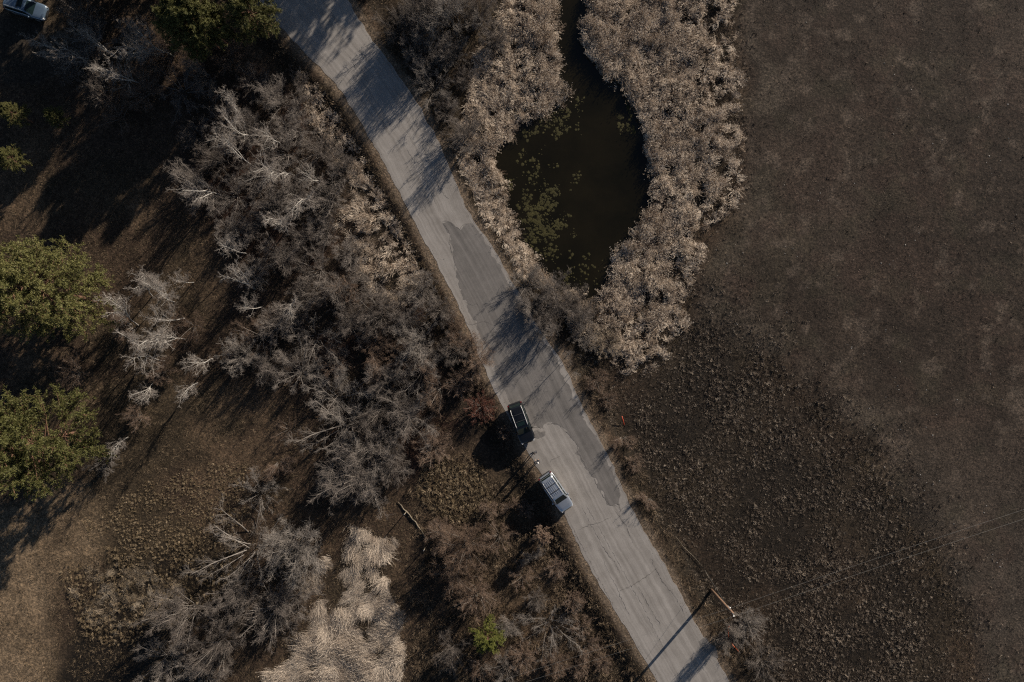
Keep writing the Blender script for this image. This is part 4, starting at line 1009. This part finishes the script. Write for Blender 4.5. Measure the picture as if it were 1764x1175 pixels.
# ------------------------------------------------------------------ vehicles
def ring(z, xr, xf, hw, rc, n=5):
    pts = []
    for (cx, cy, a0) in ((xf - rc, hw - rc, 0), (xr + rc, hw - rc, 90), (xr + rc, -hw + rc, 180), (xf - rc, -hw + rc, 270)):
        for k in range(n + 1):
            a = R(a0 + 90 * k / n); pts.append((cx + rc * math.cos(a), cy + rc * math.sin(a), z))
    return pts
def make_suv(px, py, ang, paint, label, rails='glint_paint', ribs=0, bars=2, sunroof=False, name='parked_suv'):
    x, y = P(px, py, 0.8)
    root = empty(name, (x, y, 0.018 if sd_poly(np.array([x]), np.array([y]), road_poly)[0] < 0.6 else h1(x, y)), ang)
    tag(root, label, 'car', None)
    st = [(-2.35, .72, .46, .80, .88), (-2.30, .84, .38, .92, .98), (-2.05, .91, .31, 1.0, 1.03), (-1.4, .93, .28, 1.02, 1.05), (0, .935, .27, 1.01, 1.05), (.9, .93, .28, 1.0, 1.05),
          (1.25, .925, .29, .97, 1.03), (1.75, .91, .30, .92, .985), (2.08, .87, .33, .84, .93), (2.25, .79, .38, .74, .84), (2.34, .66, .45, .64, .70)]
    V = []; F = []
    for (xx, hw, zl, zs, zt) in st:
        half = [(0, zl), (hw * .88, zl), (hw * .985, zl + .12), (hw, .66 * zs + .34 * zl), (hw * .975, zs - .05), (hw * .93, zs), (hw * .80, zt - .015), (hw * .45, zt), (0, zt + .008)]
        sec = [(xx, a, b) for a, b in half] + [(xx, -a, b) for a, b in half[-2:0:-1]]
        V += sec
    n = 16
    for k in range(len(st) - 1):
        for j in range(n):
            j2 = (j + 1) % n; F.append((k * n + j, (k + 1) * n + j, (k + 1) * n + j2, k * n + j2))
    F.append(tuple(range(n))); F.append(tuple((len(st) - 1) * n + j for j in range(n - 1, -1, -1)))
    me = mesh_np('body', np.array(V), F, True)
    body = obj('body', me, paint, root)
    # cabin
    rs = [(1.00, -2.26, 1.18, .845, .16), (1.30, -2.16, .86, .79, .16), (1.55, -2.04, .56, .72, .16), (1.645, -1.95, .38, .66, .18), (1.685, -1.82, .22, .58, .2)]
    V = []; F = []; n = 24
    for r_ in rs: V += ring(*r_)
    for k in range(len(rs) - 1):
        for j in range(n):
            j2 = (j + 1) % n; F.append((k * n + j, k * n + j2, (k + 1) * n + j2, (k + 1) * n + j))
    c = len(V); V.append((-.8, 0, 1.715))
    for j in range(n): F.append(((len(rs) - 1) * n + j, (len(rs) - 1) * n + (j + 1) % n, c))
    obj('cabin', mesh_np('cabin', np.array(V), F, True), paint, root)
    def panel(nm, pts, mat, par=root, th=0.012):
        """quad panel standing proud of the shell along its normal"""
        p = [Vector(q) for q in pts]; nn = (p[1] - p[0]).cross(p[3] - p[0]).normalized()
        V = [q - nn * 0.03 for q in p] + [q + nn * th for q in p]
        F = [(3, 2, 1, 0), (4, 5, 6, 7)] + [(k, (k + 1) % 4, 4 + (k + 1) % 4, 4 + k) for k in range(4)]
        return obj(nm, mesh_np(nm, np.array([tuple(v) for v in V]), F), mat, par)
    panel('windshield', [(1.145, -.70, 1.035), (1.145, .70, 1.035), (.50, .59, 1.60), (.50, -.59, 1.60)], M['glass'])
    panel('rear_window', [(-2.235, .66, 1.08), (-2.235, -.66, 1.08), (-2.03, -.56, 1.58), (-2.03, .56, 1.58)], M['glass'])
    for s in (1, -1):
        for xa, xb, ta, tb in ((.98, .05, .50, .05), (-.02, -.95, -.02, -.95), (-1.02, -1.98, -1.02, -1.80)):
            q = [(xa, s * .832, 1.06), (xb, s * .832, 1.06), (tb, s * .735, 1.52), (ta, s * .735, 1.52)]
            panel('side_window', q if s < 0 else q[::-1], M['glass'])
        for xa, xb in ((.95, .03), (-.01, -1.0)):
            q = [(xa, s * .928, .42), (xb, s * .928, .42), (xb, s * .918, .93), (xa, s * .918, .93)]
            dr_ = panel('door', q if s < 0 else q[::-1], paint, root, 0.010)
            MB().box((xb + .14 * 1, s * .945, .84), (.16, .035, .03), bev=.1).build('handle', M['glint_paint'] if rails == 'glint_paint' else paint, dr_)
        mb = MB().box((.82, s * 1.03, 1.07), (.14, .20, .15), taper=.85, bev=.2); mb.build('mirror', paint, root, True)
        MB().tube([(.45 - .2, s * .635, 1.70), (.0, s * .66, 1.735), (-1.6, s * .66, 1.735), (-1.85, s * .63, 1.69)], .024, 6).build('roof_rail', M[rails], root, True)
        MB().box((2.17, s * .66, .76), (.30, .26, .15), s * -.5, .9, .15).build('headlight', M['headlight'], root)
        MB().box((-2.28, s * .76, .93), (.14, .22, .26), 0, .9, .1).build('taillight', M['taillight'], root)
        for xx in (1.42, -1.42):
            wl = MB().tube([(xx, s * .70, .35), (xx, s * .73, .35), (xx, s * .93, .35), (xx, s * .955, .35)], [.31, .355, .355, .31], 20)
            tyre = wl.build('wheel', M['tyre'], root, False)
            MB().tube([(xx, s * .90, .35), (xx, s * .965, .35)], [.225, .20], 14).build('rim', M['rim'], tyre)
            MB().tube([(xx + .46 * math.cos(a), s * .935, .36 + .44 * math.sin(a)) for a in np.linspace(.15, math.pi - .15, 9)], .03, 5).build('wheel_arch', M['black_plastic'], root, True)
        MB().tube([(.78, s * .60, 1.045), (.95, s * .3, 1.085), (1.02, s * -.02, 1.095)], .006, 4).build('wiper', M['black_plastic'], root)
    for k in range(bars):
        xx = -.35 - .78 * k
        MB().box((xx, 0, 1.745), (.07, 1.30, .035), bev=.2).build('crossbar', M['black_plastic'], root)
    for k in range(ribs):
        yy = (k - (ribs - 1) / 2) * .21
        MB().box((-.85, yy, 1.712 - .02 * abs(k - (ribs - 1) / 2) / 2), (1.75, .035, .03), bev=.2).build('roof_rib', paint, root)
    if sunroof:
        MB().box((-.15, 0, 1.706), (.62, .86, .02), bev=.1).build('sunroof', M['glass'], root)
    MB().box((2.30, 0, .50), (.13, 1.42, .17), 0, .95, .2).build('front_bumper', M['black_plastic'], root)
    MB().box((-2.37, 0, .50), (.12, 1.50, .20), 0, .95, .2).build('rear_bumper', M['black_plastic'], root)
    MB().box((2.34, 0, .66), (.05, .84, .13), 0, .95, .1).build('grille', M['black_plastic'], root)
    return root
def car_angle(dx, dy): return math.atan2(-dy, dx)
make_suv(958, 848, car_angle(.565, .825), M['silver_paint'], 'silver SUV with ribbed roof and crossbars parked at the road edge', 'steel', 5, 2)
make_suv(898, 729, car_angle(.34, .94), M['black_paint'], 'black SUV with bright roof rails parked behind two standing people', 'glint_paint', 0, 2, True)
make_suv(38, 8, car_angle(.955, .295), M['sky_tint_paint'], 'dark grey SUV with painted-in blue sky reflection, in shade beside the wood', 'steel', 0, 1, True)

# ------------------------------------------------------------------ people
def person(px, py, rz, label, jacket, cap_mat, cap_name, stance, arm):
    x, y = P(px, py, 0); z0 = h1(x, y)
    root = empty('person', (x, y, z0), rz); tag(root, label, 'person', 'people standing between the parked cars')
    pts = []; rad = []; ed = []
    def v(p, r, par=None):
        pts.append(p); rad.append(r); k = len(pts) - 1
        if par is not None: ed.append((par, k))
        return k
    pel = v((0, 0, .96), (.15, .12)); sp = v((.01, 0, 1.15), (.155, .115), pel); ch = v((.02, 0, 1.33), (.18, .125), sp)
    nk = v((.03, 0, 1.48), (.062, .062), ch); hd = v((.045, 0, 1.58), (.082, .088), nk); tp = v((.05, 0, 1.69), (.075, .085), hd)
    for s in (1, -1):
        hp = v((0, s * .10, .88), (.095, .095), pel); kn = v((.04 + .02 * s, s * (.11 + stance * .5), .50), (.062, .062), hp); an = v((.0, s * (.11 + stance), .10), (.045, .045), kn)
        v((.17, s * (.13 + stance), .045), (.045, .036), an)
        sh = v((.01, s * .20, 1.40), (.068, .068), ch); el = v((.02 + arm * .04, s * .27, 1.13), (.052, .052), sh); wr = v((.10 + arm * .16, s * (.26 - arm * .09), .92 + arm * .14), (.036, .036), el)
        pa = v((.13 + arm * .20, s * (.255 - arm * .12), .86 + arm * .15), (.034, .022), wr)
        for f in range(4):
            o = (f - 1.5) * .020; L_ = (.062, .075, .07, .055)[f]
            k1 = v((.15 + arm * .22 + o, s * (.25 - arm * .13), .82 + arm * .15), (.010, .010), pa); v((.155 + arm * .25 + o, s * (.235 - arm * .13), .82 + arm * .15 - L_), (.0085, .0085), k1)
        t1 = v((.17 + arm * .2, s * (.225 - arm * .12), .85 + arm * .15), (.011, .011), pa); v((.185 + arm * .21, s * (.215 - arm * .12), .80 + arm * .15), (.009, .009), t1)
    v((.13, 0, 1.60), (.018, .018), hd)
    me = bpy.data.meshes.new('person_skeleton'); me.from_pydata(pts, ed, [])
    o = bpy.data.objects.new('person_skeleton', me); col.objects.link(o)
    o.modifiers.new('skin', 'SKIN'); sv = me.skin_vertices[0].data
    for k, r_ in enumerate(rad): sv[k].radius = r_
    sv[0].use_root = True
    sb = o.modifiers.new('sub', 'SUBSURF'); sb.levels = 2; sb.render_levels = 2
    dg = bpy.context.evaluated_depsgraph_get()
    bm_ = bpy.data.meshes.new_from_object(o.evaluated_get(dg)); bpy.data.objects.remove(o)
    bm_.materials.clear()
    for m_ in (jacket, M['trousers'], M['skin'], M['shoe']): bm_.materials.append(m_)
    for p in bm_.polygons:
        c = p.center; p.use_smooth = True
        hand = abs(c.y) > .10 and c.z < .93 + arm * .15 and c.z > .6 and c.x > .085 + arm * .14
        p.material_index = 2 if (c.z > 1.50 or hand) else 3 if c.z < .10 else 0 if c.z > .90 or abs(c.y) > .215 and c.z > .85 else 1
    obj('body', bm_, None, root)
    bm = bmesh.new(); bmesh.ops.create_uvsphere(bm, u_segments=14, v_segments=8, radius=1)
    for q in bm.verts:
        if q.co.z < -.25: q.co.z = -.25
        q.co = Vector((q.co.x * .112 + .035, q.co.y * .108, q.co.z * .125 + 1.645))
    m2 = bpy.data.meshes.new(cap_name); bm.to_mesh(m2); bm.free()
    for p in m2.polygons: p.use_smooth = True
    obj(cap_name, m2, cap_mat, root)
    for s in (1, -1):
        MB().box((.128, s * .034, 1.615), (.014, .022, .012), bev=.3).build('eye', M['porcelain'], root)
        MB().box((.045, s * .092, 1.60), (.04, .02, .06), bev=.3).build('ear', M['skin'], root)
    MB().box((.125, 0, 1.545), (.012, .05, .012), bev=.3).build('mouth', M['red_twig'], root)
    return root
person(920, 777, R(-70), 'person in black clothes with dark hair standing feet apart by the black SUV', M['jacket'], M['hair'], 'hair', .13, 0.3)
person(926, 794, R(110), 'person in charcoal jacket with pale knitted cap standing behind the silver SUV', M['jacket2'], M['knit'], 'knitted_cap', .03, 0.9)

# ------------------------------------------------------------------ utility pole, wires, guy wire
bx, by = P(1228, 1020); bz = h1(bx, by)
PH = 7.3
tx, ty = P(1262, 1056, PH)
pole = tag(empty('utility_pole', (bx, by, bz)), 'brown wooden utility pole with white insulators leaning slightly on the verge', 'utility pole')
dx, dy = tx - bx, ty - by
MB().tube([(0, 0, -.4), (dx * .5, dy * .5, PH * .5 - bz), (dx, dy, PH - bz)], [.185, .165, .14], 12).build('post', M['pole_wood'], pole, True)
wd = np.array([math.cos(math.atan2(.327, 1)), math.sin(math.atan2(.327, 1))])     # along the wires
pd = np.array([-wd[1], wd[0]])
tops = []
for k, (off, zz) in enumerate(((0.42, PH - .55), (-0.28, PH + .02))):
    f = (zz - bz) / (PH - bz)
    c = np.array([dx * f, dy * f]); e = c + pd * off
    br = MB().tube([(c[0], c[1], zz - bz), (e[0], e[1], zz - bz + .05)], .03, 6).build('bracket', M['steel'], pole)
    ins = MB().tube([(e[0], e[1], zz - bz + q) for q in (.03, .08, .10, .14, .16, .20, .22)], [.03, .03, .075, .07, .045, .065, .03], 10)
    ins.build('insulator', M['porcelain'], br, True)
    tops.append((bx + e[0], by + e[1], zz + .22))
MB().tube([(dx * .8 + .15, dy * .8, PH * .72 - bz), (dx * .8 + .15, dy * .8, PH * .8 - bz)], .09, 8).build('fuse_box', M['steel'], pole, True)
for k, (tpp, lb) in enumerate(zip(tops, ('power line carried on the lower insulator of the utility pole', 'power line carried on the top insulator of the utility pole'))):
    pts = []
    for s_ in np.linspace(-1, 1, 41):
        d_ = 62 * s_; sag = 0.55 * ((abs(s_) * 2 - 1) ** 2 - 1)
        pts.append((tpp[0] + wd[0] * d_, tpp[1] + wd[1] * d_, tpp[2] + sag))
    tag(MB().tube(pts, .0075, 5).build('power_line', M['wire'], None), lb, 'wire', 'power lines')
ax, ay = P(1216, 984)
f = .86
gw = tag(empty('guy_wire', (ax, ay, h1(ax, ay))), 'thin steel guy wire running from the ditch up to the pole', 'wire')
az_ = h1(ax, ay)
E_ = (bx + dx * f - ax, by + dy * f - ay, bz + (PH - bz) * f - az_)
MB().tube([(0, 0, -.1), E_], .011, 5).build('cable', M['wire'], gw)
MB().tube([(E_[0] * .02, E_[1] * .02, E_[2] * .02), (E_[0] * .30, E_[1] * .30, E_[2] * .12)], .018, 6).build('guard', M['grey_wood'], gw)

# ------------------------------------------------------------------ small things on the ground
def pipe(pts, r, mat, name, label, cat, grp, lift=.12):
    q = []
    for (px, py), dz in zip(pts, lift if hasattr(lift, '__len__') else [lift] * len(pts)):
        x, y = P(px, py); q.append((x, y, h1(x, y) + dz))
    return tag(MB().tube(q, r, 8).build(name, mat, None, True), label, cat, grp)
pipe([(1256, 1079), (1254.5, 1086), (1255, 1094), (1257, 1102)], .045, M['orange'], 'orange_pipe', 'faded orange plastic pipe curving down under the thin shrub', 'pipe', 'orange pipes', [.5, .5, .4, .1])
pipe([(1261, 1109), (1265, 1115), (1270, 1120), (1274, 1125)], .05, M['orange'], 'orange_pipe', 'bright orange plastic pipe end lying clear of the thin shrub', 'pipe', 'orange pipes', [.15, .25, .2, .12])
pipe([(1071, 717), (1074, 725), (1077, 734)], .05, M['red_orange'], 'orange_marker', 'leaning red-orange marker stake in the ditch', 'marker', None, [.75, .4, -.05])
pipe([(684, 866), (690, 872), (694, 879), (699, 883), (704, 888), (709, 896), (715, 901), (719, 909), (726, 917), (730, 926), (737, 934)], [.03, .05, .06, .09, .06, .08, .06, .085, .05, .07, .03], M['grey_wood'], 'dry_grass_strip', 'pale strip of dry grass along the dark ditch, built as a log', 'log', None, .10)  # made-up log shape standing in for a pale strip of dry grass
for (px, py), lb in (((698, 884), 'thin grey fence post beside the pale strip, with bright top'), ((731, 946), 'thin dark fence post where the pale strip ends')):
    x, y = P(px, py); z = h1(x, y)
    pr = tag(empty('fence_post', (x, y, z)), lb, 'post', 'fence posts by the log')
    MB().tube([(0, 0, -.3), (.02, .01, .7), (.0, .03, 1.25)], [.06, .055, .05], 8).build('stake', M['grey_wood'], pr, True)
    MB().tube([(.0, .03, 1.22), (.0, .03, 1.30)], [.062, .05], 8).build('cap', M['steel'], pr)
pipe([(1165, 925), (1180, 945), (1198, 962), (1212, 978)], [.012, .022, .02, .01], M['grey_wood'], 'dry_grass_line', 'faint line of dry grass beside the guy wire, built as a branch', 'branch', None, .12)  # branch shape put in for a faint line of pale grass
